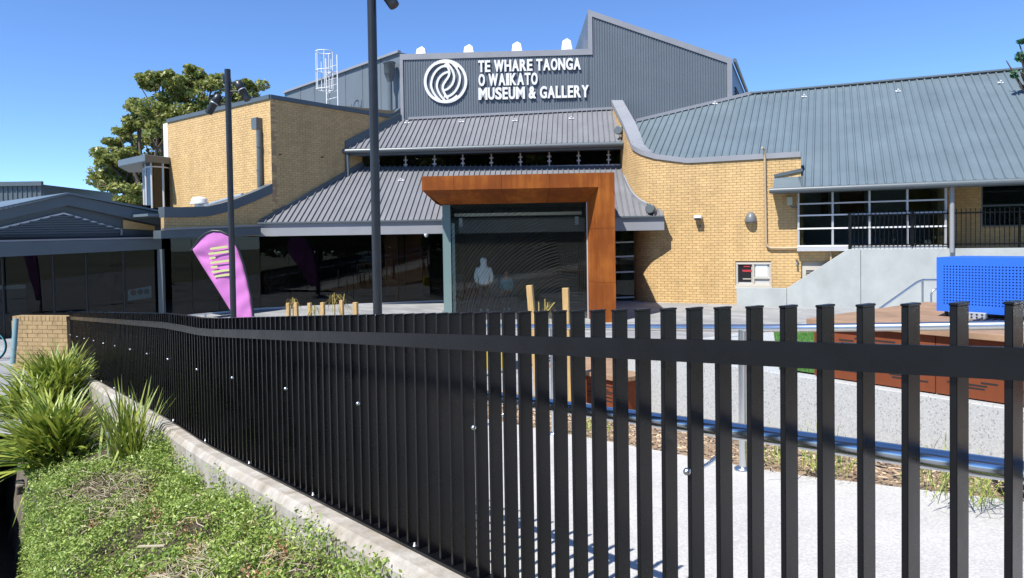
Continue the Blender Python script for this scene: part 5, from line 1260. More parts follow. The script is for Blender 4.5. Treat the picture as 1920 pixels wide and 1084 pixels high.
for q in tq:
    zt = zbed(q, BC0)
    for k in zs_: vs.append(TC(q, BC0 - 0.12 * (1 - k) + 0.03 * math.sin(q * 5 + k * 7) * (1 - k) - .005, -1.75 + (zt + 1.75) * k))
g.add(vs, [(i * 7 + k, i * 7 + k + 1, (i + 1) * 7 + k + 1, (i + 1) * 7 + k) for i in range(len(tq) - 1) for k in range(6)]); g.build('face', m_rock, bw_)
for i, (q, c, z, s_) in enumerate(((9.6, .40, -.3, .06),)):
    g = MB(); g.box(TC(q, c, z), (FD + V(0, 0, .2)).normalized(), FN, (V(0, 0, 1) - FD * .2).normalized(), s_ * 1.3, s_ * .7, s_); g.build('stone', m_rock, bw_, bevel=0.02)

# ---- weeds: many small leaves, trailing over the left edge
def leaf_quads(centers, normals_spread, size, rngg, asp=0.45):
    n = len(centers); a = rngg.uniform(0, 2 * np.pi, n); el = rngg.uniform(-0.6, 1.2, n)
    d = np.stack([np.cos(a) * np.cos(el), np.sin(a) * np.cos(el), np.sin(el)], 1)
    r = rngg.normal(size=(n, 3)); e = np.cross(d, r); e /= np.linalg.norm(e, axis=1, keepdims=True) + 1e-9
    s = (size * rngg.uniform(0.6, 1.4, n))[:, None]; c = np.asarray(centers)
    p0 = c - d * s; p1 = c + e * s * asp; p2 = c + d * s; p3 = c - e * s * asp
    return np.stack([p0, p1, p2, p3], 1).reshape(-1, 3)
def np_mesh(name, verts, m, parent=None, org=None, quads=True):
    me = bpy.data.meshes.new(name); n = len(verts); k = 4
    org = np.array(org if org is not None else (0, 0, 0), float)
    me.vertices.add(n); me.vertices.foreach_set('co', (verts - org).astype(np.float32).ravel())
    me.loops.add(n); me.loops.foreach_set('vertex_index', np.arange(n, dtype=np.int32))
    me.polygons.add(n // k); me.polygons.foreach_set('loop_start', np.arange(0, n, k, dtype=np.int32)); me.polygons.foreach_set('loop_total', np.full(n // k, k, np.int32))
    me.update(calc_edges=True); me.materials.append(m)
    return link_mesh(name, me, parent, Vector(org))
from mathutils import noise as mnoise
def nz(x, y, s): return mnoise.noise(Vector((x * s, y * s, 3.7)))
C = []
for i in range(110000):
    t = rng.uniform(0.6, 10.5) ; c = rng.uniform(BC0 - 0.06, FC - 0.15)
    dens = 0.78 + 0.9 * nz(t, c, 1.7) - 0.25 * (c > 1.3) + 0.35 * (c < 0.85)
    if t > 8: dens -= .3
    if nz(t + 31, c * 1.6, 1.1) > .12: dens -= .45
    if rng.uniform() > dens: continue
    hgt = max(0.012, 0.085 + 0.24 * nz(t + 9, c, 2.3) + .08 * nz(t, c + 4, 6)); u = rng.uniform() ** 0.6
    p = TC(t, c, zbed(t, max(c, BC0)) + hgt * u); C.append(p)
# mounds climbing the wall
for i in range(90):
    t = rng.uniform(1.0, 7.5); c = FC - 0.15 - abs(rng.normal(0, .07)); h = rng.uniform(0.08, 0.30)
    for k in range(int(130 * h / .2)):
        C.append(TC(t + rng.normal(0, .09), min(FC - .135, c + rng.normal(0, .05)), zbed(t, c) + rng.uniform(0, h)))
# hanging curtain over the left face
for i in range(420):
    t = rng.uniform(2.6, 8.3); L_ = rng.uniform(0.15, 1.25) * (0.6 + 0.6 * nz(t, 0, 1.2) + .3); c0 = BC0 - 0.03
    for k in range(int(L_ * 85)):
        z = zbed(t, BC0) + .05 - L_ * rng.uniform(); C.append(TC(t + rng.normal(0, .035), c0 - 0.02 - 0.09 * rng.uniform() - .13 * (zbed(t, BC0) - z) / 1.5, z))
weeds = np_mesh('weeds', np.concatenate([leaf_quads(C, 1, 0.0115, rng, .5), leaf_quads(C[::9], 1, 0.022, rng, .35)]), m_weed)
setp(weeds, 'low green weeds and creeper covering the bed below the fence', 'weeds', kind='stuff')
g = MB()
for i in range(5200):
    t = rng.uniform(0.6, 8.5); c = rng.uniform(BC0 - .02, FC - .16)
    if nz(t + 31, c * 1.6, 1.1) < rng.uniform(-.05, .3) and i > 420: continue
    p = TC(t, c, zbed(t, c) + rng.uniform(0.02, 0.13)); a = rng.uniform(0, 6.28); l = rng.uniform(.03, .16)
    d = V(math.cos(a), math.sin(a), rng.uniform(-.3, .5)) * l; b = V(rng.normal(0, .02), rng.normal(0, .02), rng.normal(.01, .02)); r_ = rng.uniform(.0012, .0035)
    g.tube([p - d / 2, p + b, p + d / 2], r_, 4, False)
for px, py, a, l in ((425, 1032, .6, .26), (322, 935, .1, .2), (375, 985, -.5, .14), (285, 1070, -.2, .2), (250, 950, 2.2, .1)):
    p = atZ(px, py, .22); q = tc(p); p = TC(q[0], q[1], zbed(*q) + .12); d = V(math.cos(a), math.sin(a), .1) * l; g.bar(p - d / 2, p + d / 2, .02, .008)
setp(g.build('dry_twigs', m_straw, fix=False), 'dry pale twigs and dead stems tangled in the weeds', 'twigs', kind='stuff')
C2 = []
for i in range(22):
    t = rng.uniform(1, 7); c = rng.uniform(.6, FC - .2)
    for k in range(60): C2.append(TC(t + rng.normal(0, .05), c + rng.normal(0, .04), zbed(t, c) + rng.uniform(.03, .14)))
setp(np_mesh('dead_foliage', leaf_quads(C2, 1, .014, rng, .4), leafmat('dead_leaves', (.26, .12, .05), (.42, .28, .15), .1)), 'brown withered leaf clumps among the weeds', 'dead leaves', kind='stuff')

# ---- strap-leaved clumps
def strap_clump(name, label, cat, base, n, Lr, W, spread, m, group=None, droop=1.0, seed=1, lean=(0, 0, 0), stalk=0.0, tilt0=0.0):
    r = np.random.default_rng(seed); o = thing(name, label, cat, tuple(base), group); q = []; seg = 7
    for i in range(n):
        a = r.uniform(0, 2 * np.pi); tilt = tilt0 + abs(r.normal(0.0, spread)) + 0.08; L = r.uniform(*Lr); w = W * r.uniform(.7, 1.25)
        b = Vector(base) + V(r.normal(0, .05 + spread * .08), r.normal(0, .05 + spread * .08), stalk * r.uniform(.6, 1))
        h = Vector((math.cos(a), math.sin(a), 0)) + Vector(lean); p = b.copy(); th = tilt; prev = None; sd = Vector((-math.sin(a), math.cos(a), 0)) 
        tw = r.normal(0, .4); sd = (sd * math.cos(tw) + V(0, 0, 1) * math.sin(tw)).normalized()
        for k in range(seg + 1):
            u = k / seg; ww = w * (0.55 + 1.1 * u - 1.55 * u ** 2.2) if u < 1 else 0.001
            ww = max(ww, .001); cur = (p - sd * ww / 2, p + sd * ww / 2)
            if prev: q += [prev[0], prev[1], cur[1], cur[0]]
            prev = cur; d = h * math.sin(th) + V(0, 0, 1) * math.cos(th); p = p + d * (L / seg); th = min(2.4, th + droop * r.uniform(.05, .26) * (0.5 + u))
    ob = np_mesh('foliage', np.array([tuple(v) for v in q]), m, o, org=tuple(base)); 
    return o
def bedpt(px, py, h=0.0):
    z = 0.2
    for _ in range(25):
        p = atZ(px, py, z); q = tc(p); z = .5 * z + .5 * (zbed(*q) + h)
    return atZ(px, py, z)
b1 = bedpt(105, 868); b2 = bedpt(110, 760); b3 = bedpt(242, 862); b4 = bedpt(60, 800)
strap_clump('strap_leaf_plant', 'large bushy green strap leaved clump at the left edge of the weedy bed', 'plant', b1, 420, (.55, 1.0), .05, .62, m_flax, 'strap leaved clumps in the bed', .8, 3, (-.1, 0, 0))
strap_clump('strap_leaf_plant', 'bushy strap leaved clump in front of the brick pier', 'plant', b2, 420, (.7, 1.15), .05, .55, m_flax, 'strap leaved clumps in the bed', .7, 4, (-.12, 0, 0))
strap_clump('strap_leaf_plant', 'yellow green strap leaved clump hanging over the lower pavement at far left', 'plant', b4 + V(-.2, .3, -.1), 300, (.6, 1.1), .05, .75, m_flax, 'strap leaved clumps in the bed', .9, 5, (-.3, 0, 0))
strap_clump('spiky_plant', 'single spiky rosette with stiff narrow leaves against the fence', 'plant', b3, 110, (.45, .85), .026, .38, m_flax, None, .18, 6)
g = MB(); p = bedpt(208, 858); g.tube([p - V(0, 0, .2), p + V(-.02, 0, .26)], .02, 8)
setp(g.build('marker_post', mat('old_zinc', (.33, .36, .38), .5, metal=.3)), 'short grey metal post standing in the weeds near the spiky plant', 'post')

# ================================================================== FAR SIDE: stainless rail, planter wall, turf, timber deck
hr = thing('ramp_handrail', 'stainless tube handrail on posts along the far side of the ramp', 'handrail', tuple(onpath(1393, 883)))
pb = onpath(1393, 881); tp, cp = tc(pb); hoff = cp - cedge(tp)
def hz(t): return zpath(t) + 0.93
hc = lambda t: cedge(t) + hoff
tq = np.linspace(-1.2, 13, 60)
rp_ = [TC(t, hc(t), hz(t)) for t in tq]
g = MB(); g.tube(rp_, .0245, 12); g.build('rail', m_steel, hr)
t_ = tp - 1.9
for k in range(9):
    g = MB(); p = TC(t_, hc(t_), zpath(t_)); g.tube([p, p + V(0, 0, .92)], .0245, 12); po_ = g.build('post', m_steel, hr)
    g = MB(); g.lathe(p, (0, 0, 1), [(0, .055), (.012, .055), (.02, .045), (.022, .028)], 16); g.build('flange', m_steel, po_); t_ += 1.9
PCW = 5.85; zter = 1.105
tA = tc(onP(1172, 700, TC(0, PCW)[:2], TC(1, PCW)[:2]))[0]
plw = thing('planter_wall', 'speckled grey terrazzo planter wall behind the mulch bed', 'wall', tuple(TC(3, PCW, .3)))
g = MB(); g.prism([TC(-4, PCW, -.3), TC(tA, PCW, -.3), TC(tA, PCW, zter), TC(-4, PCW, zter)], FN * 0.16); g.build('panel', m_terr, plw, bevel=.006)
g = MB(); g.prism([TC(tA, PCW + .162, -.3), TC(tA, 9.9, -.3), TC(tA, 9.9, zter), TC(tA, PCW + .162, zter)], -FD * 0.16); g.build('return_panel', m_terr, plw, bevel=.006)
td = tc(onP(1527, 700, TC(0, 5.95)[:2], TC(1, 5.95)[:2]))[0]
g = MB(); g.prism([TC(-4, PCW + .163, zter - .01), TC(tA - .163, PCW + .163, zter - .01), TC(tA - .163, 9.9, zter - .01), TC(-4, 9.9, zter - .01)], (0, 0, -1.5)); setp(g.build('terrace_base', m_terr), kind='structure')
tL = tc(atZ(1405, 690, zter))[0]
g = MB(); g.poly([TC(-3, PCW + .17, zter + .012), TC(3.85, PCW + .17, zter + .012), TC(5.45, 8.4, zter + .012), TC(5.35, 9.8, zter + .012), TC(-3, 9.8, zter + .012)]); setp(g.build('turf', m_turf), kind='structure')
gq = []; r = np.random.default_rng(11)
for i in range(22000):
    t = r.uniform(td - 0.15, 5.4); c = r.uniform(PCW + .18, 9.7); 
    if t > 3.85 + (c - PCW - .17) * .67: continue
    p = TC(t, c, zter + .012); a = r.uniform(0, 6.28); d = V(math.cos(a), math.sin(a), 0) * .003; u = V(r.normal(0, .006), r.normal(0, .006), r.uniform(.012, .025)); gq += [p - d, p + d, p + u + d * .2, p + u - d * .2]
setp(np_mesh('turf_blades', np.array([tuple(v) for v in gq]), leafmat('turf_blades', (.05, .17, .02), (.12, .30, .05), .2)), 'short bright green turf beside the timber deck', 'turf', kind='stuff')
# deck: skirt panels with slots, timber boards on top
dk = thing('timber_deck', 'timber topped platform with rust red slotted steel sides', 'deck', tuple(TC(td - 1, 6.6, zter)))
ztop_d = 1.617; SKC = 5.95
def skirt(t0, t1, c, z0, z1, par, rnd, nslot, along=True):
    t = MB(); t.prism([TC(t0, c, z0), TC(t1, c, z0), TC(t1, c, z1), TC(t0, c, z1)], FN * 0.012); so = t.build('skirt_panel', m_corten2, par)
    t = MB()
    for i in range(nslot * 2):
        a = rnd.uniform(t0 + .05, t1 - .2); l = rnd.uniform(.1, .3); z = z0 + .06 + (z1 - z0 - .14) * ((i % nslot) + .5) / nslot; t.prism([TC(a, c - .0015, z), TC(min(a + l, t1 - .03), c - .0015, z), TC(min(a + l, t1 - .03), c - .0015, z + .013), TC(a, c - .0015, z + .013)], FN * .001)
    t.build('slot_row', m_dark, so)
rr = random.Random(5)
for k in range(5): skirt(td - 1.0 * (k + 1) + .003, td - 1.0 * k - .003, SKC, zter + .012, ztop_d - .055, dk, rr, 13)
t = MB(); t.prism([TC(td, SKC, zter + .012), TC(td, 8.2, zter + .012), TC(td, 8.2, ztop_d - .055), TC(td, SKC, ztop_d - .055)], -FD * 0.012); t.build('skirt_panel', m_corten2, dk)
t = MB(); t.prism([TC(td - .06, SKC + .03, ztop_d - .12), TC(td - 5, SKC + .03, ztop_d - .12), TC(td - 5, 8.1, ztop_d - .12), TC(td - .06, 8.1, ztop_d - .12)], (0, 0, .04)); t.build('deck_frame', m_dark, dk)
nb_ = 17
for k in range(nb_):
    c0 = SKC - 0.045 + k * 0.137; t = MB(); w = .131
    t.prism([TC(td + .05, c0, ztop_d - .05), TC(td - 5.0, c0, ztop_d - .05), TC(td - 5.0, c0 + w, ztop_d - .05), TC(td + .05, c0 + w, ztop_d - .05)], (0, 0, .05)); t.build('board', m_timber, dk, bevel=.004)
# smaller bench further along
dk2 = thing('timber_bench', 'low timber topped rust steel bench beyond the ramp, seen between the slats', 'bench', tuple(TC(5, 5.6, .5)))
u0, u1 = [tc(onP(x, 740, TC(0, 5.5)[:2], TC(1, 5.5)[:2]))[0] for x in (1165, 1036)]
for a, b in ((u0, (u0 + u1) / 2 - .004), ((u0 + u1) / 2 + .004, u1)): skirt(a, b, 5.5, zpath(u0) - .1, .83, dk2, rr, 9)
t = MB(); t.prism([TC(u0, 5.51, zpath(u0) - .1), TC(u0, 7.1, zpath(u0) - .1), TC(u0, 7.1, .83), TC(u0, 5.51, .83)], FD * 0.01); t.build('skirt_panel', m_corten2, dk2)
for k in range(11):
    c0 = 5.46 + k * .15; t = MB(); t.prism([TC(u0 - .05, c0, .83), TC(u1 + .05, c0, .83), TC(u1 + .05, c0 + .144, .83), TC(u0 - .05, c0 + .144, .83)], (0, 0, .045)); t.build('board', m_timber, dk2)

# ---- blue perforated box seat
bs = thing('perforated_box', 'bright blue perforated metal box seat standing on the timber deck', 'seat', tuple(TC(2.3, 6.9, ztop_d)))
BCc = 6.86; bt0 = tc(onP(1756, 530, TC(0, BCc)[:2], TC(1, BCc)[:2]))[0]; zb0, zb1 = 1.665, 2.135; BLn = 1.5; BW = .55
g = MB(); nx, ny = 56, 14; mx_, mz0, mz1 = .05, .06, .06
cw = (BLn - 2 * mx_) / nx; ch = (zb1 - zb0 - mz0 - mz1) / ny
Pq = lambda a, z, o=0.0: TC(bt0 - a, BCc + o, z)
def rect(a0, a1, z0, z1): g.quad(Pq(a0, z0), Pq(a1, z0), Pq(a1, z1), Pq(a0, z1))
rect(0, BLn, zb0, zb0 + mz0); rect(0, BLn, zb1 - mz1, zb1); rect(0, mx_, zb0 + mz0, zb1 - mz1); rect(BLn - mx_, BLn, zb0 + mz0, zb1 - mz1)
for i in range(nx):
    for j in range(ny):
        a0, z0 = mx_ + i * cw, zb0 + mz0 + j * ch; ca, cz_ = a0 + cw / 2, z0 + ch / 2; rr_ = .0066
        outp = [(a0 + cw, cz_), (a0 + cw, z0 + ch), (ca, z0 + ch), (a0, z0 + ch), (a0, cz_), (a0, z0), (ca, z0), (a0 + cw, z0)]
        inn = [(ca + rr_ * math.cos(k * math.pi / 4), cz_ + rr_ * math.sin(k * math.pi / 4)) for k in range(8)]
        g.add([Pq(*p) for p in outp] + [Pq(*p) for p in inn], [(k, (k + 1) % 8, 8 + (k + 1) % 8, 8 + k) for k in range(8)])
g.build('front_panel', m_blue, bs, fix=False).modifiers.new('solid', 'SOLIDIFY').thickness = 0.004
g = MB(); g.prism([Pq(0, zb1, .002), Pq(BLn, zb1, .002), Pq(BLn, zb1, BW), Pq(0, zb1, BW)], (0, 0, .006)); g.build('top_panel', m_blue, bs)
g = MB(); g.prism([Pq(0, zb0, .006), Pq(0, zb1 - .002, .006), Pq(0, zb1 - .002, BW), Pq(0, zb0, BW)], FD * -.005); g.build('end_panel', m_blue, bs)
g = MB(); g.prism([Pq(BLn, zb0, .006), Pq(BLn, zb1 - .002, .006), Pq(BLn, zb1 - .002, BW), Pq(BLn, zb0, BW)], FD * .005); g.build('end_panel', m_blue, bs)
g = MB(); g.prism([Pq(0, zb0, BW), Pq(BLn, zb0, BW), Pq(BLn, zb1, BW), Pq(0, zb1, BW)], FN * .004); g.build('back_panel', m_blue, bs)
g = MB(); g.prism([Pq(.02, zb0 + .02, .04), Pq(BLn - .02, zb0 + .02, .04), Pq(BLn - .02, zb0 + .02, BW - .02), Pq(.02, zb0 + .02, BW - .02)], (0, 0, .005)); g.build('inner_tray', mat('dark_blue', (.006, .02, .1), .6), bs)
for a in (.06, BLn - .06):
    for o in (.05, BW - .05):
        g = MB(); g.tube([Pq(a, ztop_d + .002, o), Pq(a, zb0, o)], .015, 8); g.build('foot', m_black, bs)
mt = thing('rubber_grating', 'black slotted grating lying on the deck in front of the blue box', 'grating', tuple(TC(bt0 - .6, BCc - .2, ztop_d)))
for k in range(26):
    a = .38 + k * .045; g = MB(); g.bar(Pq(a, ztop_d + .012, -.02), Pq(a + .03, ztop_d + .012, -.3), .02, .018); g.build('bar', m_black, mt)
g = MB(); g.bar(Pq(.36, ztop_d + .010, -.02), Pq(1.55, ztop_d + .010, -.02), .02, .014); g.bar(Pq(.38, ztop_d + .010, -.31), Pq(1.58, ztop_d + .010, -.31), .02, .014); g.build('side_bar', m_black, mt)
bk = thing('perforated_bracket', 'small silver perforated bracket under the front edge of the blue box', 'bracket', tuple(Pq(.36, ztop_d, -.05)))
g = MB(); g.box(Pq(.33, ztop_d + .032, -.06), FD, FN, (0, 0, 1), .085, .02, .03); g.build('body', m_galv, bk, bevel=.004)
for i in range(4):
    for j in range(2):
        g = MB(); g.lathe(Pq(.27 + i * .04, ztop_d + .02 + j * .025, -.083), -FN, [(0, .008), (.002, .008)], 8); g.build('hole', m_dark, bk)

# ---- stakes and young plants in the mulch bed
def stake(px, top, bot_h, Y, w, label, lean=0.0):
    p = atY(px, top, Y); t, c = tc(p); z0 = zpath(t) if t < 15 else 0
    o = MB(); a = V(p.x + lean, p.y, z0 - .05); o.bar(a, p, w, w, up=(.3, 1, 0)); return setp(o.build('timber_stake', m_stake, bevel=.003), label, 'stake', 'timber plant stakes')
for px, ty, Y, w, lb, ln in ((993, 535, 7.9, .066, 'leaning pale timber stake in front of the printed glass, left of two', .09), (1060.5, 540, 7.7, .066, 'upright pale timber stake in front of the printed glass, right of two', .02),
        (540.5, 568, 13.6, .062, 'short timber stake furthest left, below the glass front', 0), (555, 567, 13.3, .062, 'short timber stake, second from the left below the glass front', .02), (580.5, 568, 13.0, .06, 'short timber stake, third from the left below the glass front', 0),
        (605, 567, 12.6, .065, 'short timber stake, fourth from the left below the glass front', 0), (640.5, 563, 12.3, .06, 'grey weathered stake beside the tallest young plant', 0), (666.5, 567, 12.0, .072, 'short timber stake nearest the tall light pole', 0)):
    stake(px, ty, 0, Y, w, lb, ln)
def young(px, top, Y, label, seed, n=14, L=(.2, .38)):
    p = atY(px, top, Y); t, c = tc(p); z0 = zpath(t) if t < 15 else 0
    o = strap_clump('young_plant', label, 'plant', V(p.x, p.y, p.z), n, L, .014, .25, m_young, 'young staked plants', .3, seed, tilt0=2.0)
    g = MB(); g.tube([V(p.x, p.y, z0), V(p.x, p.y, p.z + .03)], .01, 6); g.build('stem', m_young, o)
young(1022, 566, 7.8, 'thin yellowing young plant between two stakes before the printed glass', 21, 14, (.2, .4)); young(549, 560, 13.5, 'drooping young plant between the two leftmost stakes', 22); young(590, 575, 12.9, 'small drooping young plant beside the third stake', 23, 24); young(627, 552, 12.4, 'tallest drooping young plant left of the light pole', 24, 26, (.35, .6))
def tuft(px, py, label, seed, n=40, L=(.14, .32)):
    p = onpath(px, py, .05); strap_clump('grass_tuft', label, 'plant', p, n, L, .007, .45, m_flax, 'small grass tufts in the mulch', .4, seed)
for i, (px, py, lb) in enumerate(((1450, 868, 'small green grass tuft behind the steel post'), (1545, 880, 'grass tuft in the mulch between two slats, centre right'), (1822, 938, 'dark grass tuft at the path edge, far right'), (1750, 900, 'thin grass tuft below the handrail, right'), (1115, 812, 'narrow yellow green tuft beside the rust bench'))):
    tuft(px, py, lb, 31 + i, 80 if i in (1, 2) else 45)
# ================================================================== WALL FIXTURES
m_fix = mat('fixture_grey', (0.14, 0.15, 0.155), .4)
p = Wf(1408, 410, .0)
lamp = thing('wall_lamp', 'dark grey rounded wall lamp on the curved brick wall', 'lamp', tuple(p)); g = MB(); n = 14; vs = []
prof = [(0, .06), (.08, .13), (.18, .175), (.3, .19), (.36, .185)]
for h, r_ in prof:
    for k in range(n + 1):
        a = math.pi * k / n; vs.append(p + WD * (math.cos(a) * r_) + WNn * (math.sin(a) * r_ * 1.15 + .003) + V(0, 0, .22 - h))
g.add(vs, [(i * (n + 1) + k, i * (n + 1) + k + 1, (i + 1) * (n + 1) + k + 1, (i + 1) * (n + 1) + k) for i in range(len(prof) - 1) for k in range(n)] + [tuple(range(n + 1)), tuple(range(4 * (n + 1), 5 * (n + 1)))], True); g.build('shade', m_fix, lamp, fix=True)
g = MB(); g.lathe(p + WNn * .1 + V(0, 0, -.15), (0, 0, 1), [(0, .08), (.04, .08)], 12); g.build('diffuser', m_white, lamp)
p = Wf(1310, 408)
cm = thing('security_camera', 'white boxy security camera on the curved brick wall', 'camera', tuple(p)); g = MB(); g.box(p + WNn * .12 + V(0, 0, .01), WD, WNn, (0, 0, 1), .125, .12, .055); g.build('housing', m_white, cm, bevel=.03)
g = MB(); g.box(p + WNn * .23 + V(0, 0, -.055), WD, WNn, (0, 0, 1), .1, .03, .03); g.build('lens', m_dark, cm)
p = Wf(1312, 424)
sn = thing('wall_sensor', 'tiny dark sensor under the white security camera', 'sensor', tuple(p)); g = MB(); g.lathe(p, WNn, [(0, .04), (.03, .04), (.1, .025), (.12, .01)], 10); g.build('body', m_fix, sn)
p = Wf(1481, 377)
eb = thing('junction_box', 'pale green electrical box under the eave of the brick wing', 'box', tuple(p)); g = MB(); g.box(p + WNn * .06, WD, WNn, (0, 0, 1), .085, .06, .135); g.build('case', mat('box_green', (.42, .44, .34), .6), eb, bevel=.012)
g = MB(); g.tube([p + V(0, 0, -.13) + WNn * .05, p + V(0, 0, -.22) + WNn * .07 + WD * .1, p + V(0, 0, -.2) + WNn * .05 + WD * .28], .018, 8); g.build('cable', m_fix, eb)
p = Wf(1494, 492)
tp_ = thing('garden_tap', 'small metal tap on the brick wall above the sloping concrete', 'tap', tuple(p)); g = MB(); g.tube([p, p + WNn * .1, p + WNn * .12 + V(0, 0, -.1)], .03, 8); g.lathe(p + WNn * .08 + V(0, 0, .02), (0, 0, 1), [(0, .015), (.05, .015), (.051, .05), (.07, .05)], 10); g.build('spout', m_fix, tp_)
def flood(px, py, Y, label):
    c = atY(px, py, Y); o = thing('floodlight', label, 'floodlight', tuple(c), 'round grey floodlights'); d = V(-.55, -.75, .1).normalized(); g = MB(); g.lathe(c - d * .1, d, [(0, .09), (.03, .14), (.12, .15), (.13, .165), (.22, .165), (.225, .14)], 18); g.build('head', m_gutter, o); g = MB(); g.tube([c, c + V(.22, .15, -.02)], .03, 8); g.build('arm', m_steel, o)
flood(1162, 245, 27.2, 'round grey floodlight beside the steep parapet cap above the clerestory'); flood(1221, 392, 24.4, 'round grey floodlight at the right end of the canopy')
c = atY(799, 441, 24.3); sd = thing('ceiling_sensor', 'small white dome under the canopy left of the portal', 'sensor', tuple(c)); g = MB(); g.lathe(c, (0, 0, -1), [(-.05, .07), (0, .07), (.05, .05), (.07, .02)], 12); g.build('dome', m_white, sd)
# lettering on the foyer glass
sg2 = thing('glass_lettering', 'faint reversed white lettering on the dark glass front left of the tall pole', 'sign', tuple(onP(690, 520, GF[1][:2], GF[2][:2])))
m_faint = mat('faint_print', (0.35, 0.36, 0.36), .7)
gn = nrm((GF[2] - GF[1]).normalized())
def Gp(px, py): return onP(px, py, GF[1][:2], GF[2][:2])
def letters_rev(text, x0, x1, y0, y1):
    P0, P1, Pt = Gp(x0, y1), Gp(x1, y1), Gp(x0, y0); d = (P1 - P0); d.z = 0; L = d.length; d.normalize(); H = Pt.z - P0.z
    tot = sum(WID[c] for c in text) + .07 * (len(text) - 1); k = L / tot; x = L
    for ch in text:
        w = WID[ch] * k
        if ch != ' ':
            vs, fs, bd = glyph(ch); m_ = MB(); m_.add([P0 + d * (x - v[0] * w) + V(0, 0, v[1] * H) - gn * .02 for v in vs], fs); m_.build('letter', m_faint, sg2, fix=False)
        x -= w + .07 * k
letters_rev('TE WHARE', 673, 697, 472, 478.5); letters_rev('TAONGA', 678, 697, 479.5, 485); letters_rev('O WAIKATO', 673, 697, 486, 491)
letters_rev('MUSEUM', 674, 697, 505, 510.5); letters_rev('& GALLERY', 674, 697, 512, 517.5)

# ================================================================== PEOPLE inside the glass box
def skin(name, joints, edges, m, parent, root=0, sub=2):
    me = bpy.data.meshes.new(name); me.from_pydata([j[0] for j in joints], edges, []); o = link_mesh(name, me, parent, ORG[parent.name])
    md = o.modifiers.new('skin', 'SKIN'); md.use_smooth_shade = True
    for i, j in enumerate(joints):
        v = me.skin_vertices[0].data[i]; v.radius = j[1] if isinstance(j[1], tuple) else (j[1], j[1]); v.use_root = (i == root)
    s = o.modifiers.new('sub', 'SUBSURF'); s.levels = sub; s.render_levels = sub; me.materials.append(m); return o
def person(px, py_feet, Y, H, label, hood, top, legs, skinc, hairc, away=True, long_hair=False):
    p = atY(px, py_feet, Y); z0 = 0.085; o = thing('person', label, 'person', (p.x, p.y, z0)); k = H / 1.75; f = 1 if away else -1
    S_ = lambda *a: tuple(x * k for x in a)
    j = [(S_(0, 0, .95), .11 * k), (S_(0, 0, 1.2), .115 * k), (S_(0, 0, 1.42), .09 * k), (S_(0, 0, 1.52), .05 * k), (S_(0, .01, 1.58), .06 * k), (S_(0, .01, 1.66), .088 * k), (S_(0, .01, 1.73), .05 * k)]
    e = [(0, 1), (1, 2), (2, 3), (3, 4), (4, 5), (5, 6)]
    for s in (-1, 1):
        b = len(j); j += [(S_(s * .17, 0, 1.40), .055 * k), (S_(s * .235, -.02, 1.13), .042 * k), (S_(s * .2, .10 * f, .92), .033 * k), (S_(s * .19, .13 * f, .84), .03 * k)]; e += [(2, b), (b, b + 1), (b + 1, b + 2), (b + 2, b + 3)]
        c = len(j)
        for q in range(4): j.append((S_(s * (.17 + .014 * q), (.14 + .012 * (q % 2)) * f, .77 - .008 * (1 if q in (0, 3) else -1)), .009 * k)); e.append((b + 3, c + q))
        j.append((S_(s * .155, .17 * f, .82), .009 * k)); e.append((b + 3, c + 4))
        c = len(j); j += [(S_(s * .09, 0, .88), .085 * k), (S_(s * .1, -.01, .5), .058 * k), (S_(s * .1, .02, .09), .04 * k), (S_(s * .11, -.13 * -f, .035), .035 * k)]; e += [(0, c), (c, c + 1), (c + 1, c + 2), (c + 2, c + 3)]
    skin('body', j, e, skinc, o)
    j = [(S_(0, 0, .86), (.185 * k, .135 * k)), (S_(0, 0, 1.1), (.18 * k, .14 * k)), (S_(0, 0, 1.36), (.18 * k, .13 * k)), (S_(0, 0, 1.48), (.09 * k, .09 * k))]; e = [(0, 1), (1, 2), (2, 3)]
    for s in (-1, 1):
        b = len(j); j += [(S_(s * .2, 0, 1.37), .08 * k), (S_(s * .26, -.03, 1.12), .07 * k), (S_(s * .215, .10 * f, .93), .058 * k)]; e += [(2, b), (b, b + 1), (b + 1, b + 2)]
    if hood: b = len(j); j += [(S_(0, -.0, 1.57), .11 * k), (S_(0, 0, 1.66), .125 * k), (S_(0, 0, 1.75), .075 * k)]; e += [(3, b), (b, b + 1), (b + 1, b + 2)]
    skin('hooded_top' if hood else 'top', j, e, top, o, 1)
    j = [(S_(0, 0, .93), (.16 * k, .12 * k))]; e = []
    for s in (-1, 1): b = len(j); j += [(S_(s * .095, 0, .82), .105 * k), (S_(s * .105, -.01, .48), .075 * k), (S_(s * .105, .01, .1), .06 * k)]; e += [(0, b), (b, b + 1), (b + 1, b + 2)]
    skin('trousers', j, e, legs, o)
    for s in (-1, 1):
        skin('shoe', [(S_(s * .105, -.04, .05), (.045 * k, .045 * k)), (S_(s * .11, .1 * f, .045), (.045 * k, .04 * k)), (S_(s * .115, .19 * f, .04), (.035 * k, .03 * k))], [(0, 1), (1, 2)], m_white, o)
    if not hood:
        hj = [(S_(0, .03 * f * -1, 1.70), .10 * k), (S_(0, -.04 * f, 1.62), .09 * k)] + ([(S_(0, -.07 * f, 1.42), .08 * k)] if long_hair else [])
        skin('hair', hj, [(i, i + 1) for i in range(len(hj) - 1)], hairc, o)
    # face: nose, eyes, mouth, ears on the side it looks towards
    fy = .095 * f * k
    g = MB(); c = Vector(ORG[o.name]); H_ = lambda x, y, z: c + V(x * k, y, z * k)
    g.lathe(H_(0, fy, 1.625), (0, f, -.3), [(0, .018 * k), (.025 * k, .008 * k)], 8); g.build('nose', skinc, o)
    for s in (-1, 1):
        g = MB(); g.lathe(H_(s * .032, fy - .012 * f, 1.655), (0, f, 0), [(0, .012 * k), (.008, .008 * k)], 8); g.build('eye', m_dark, o)
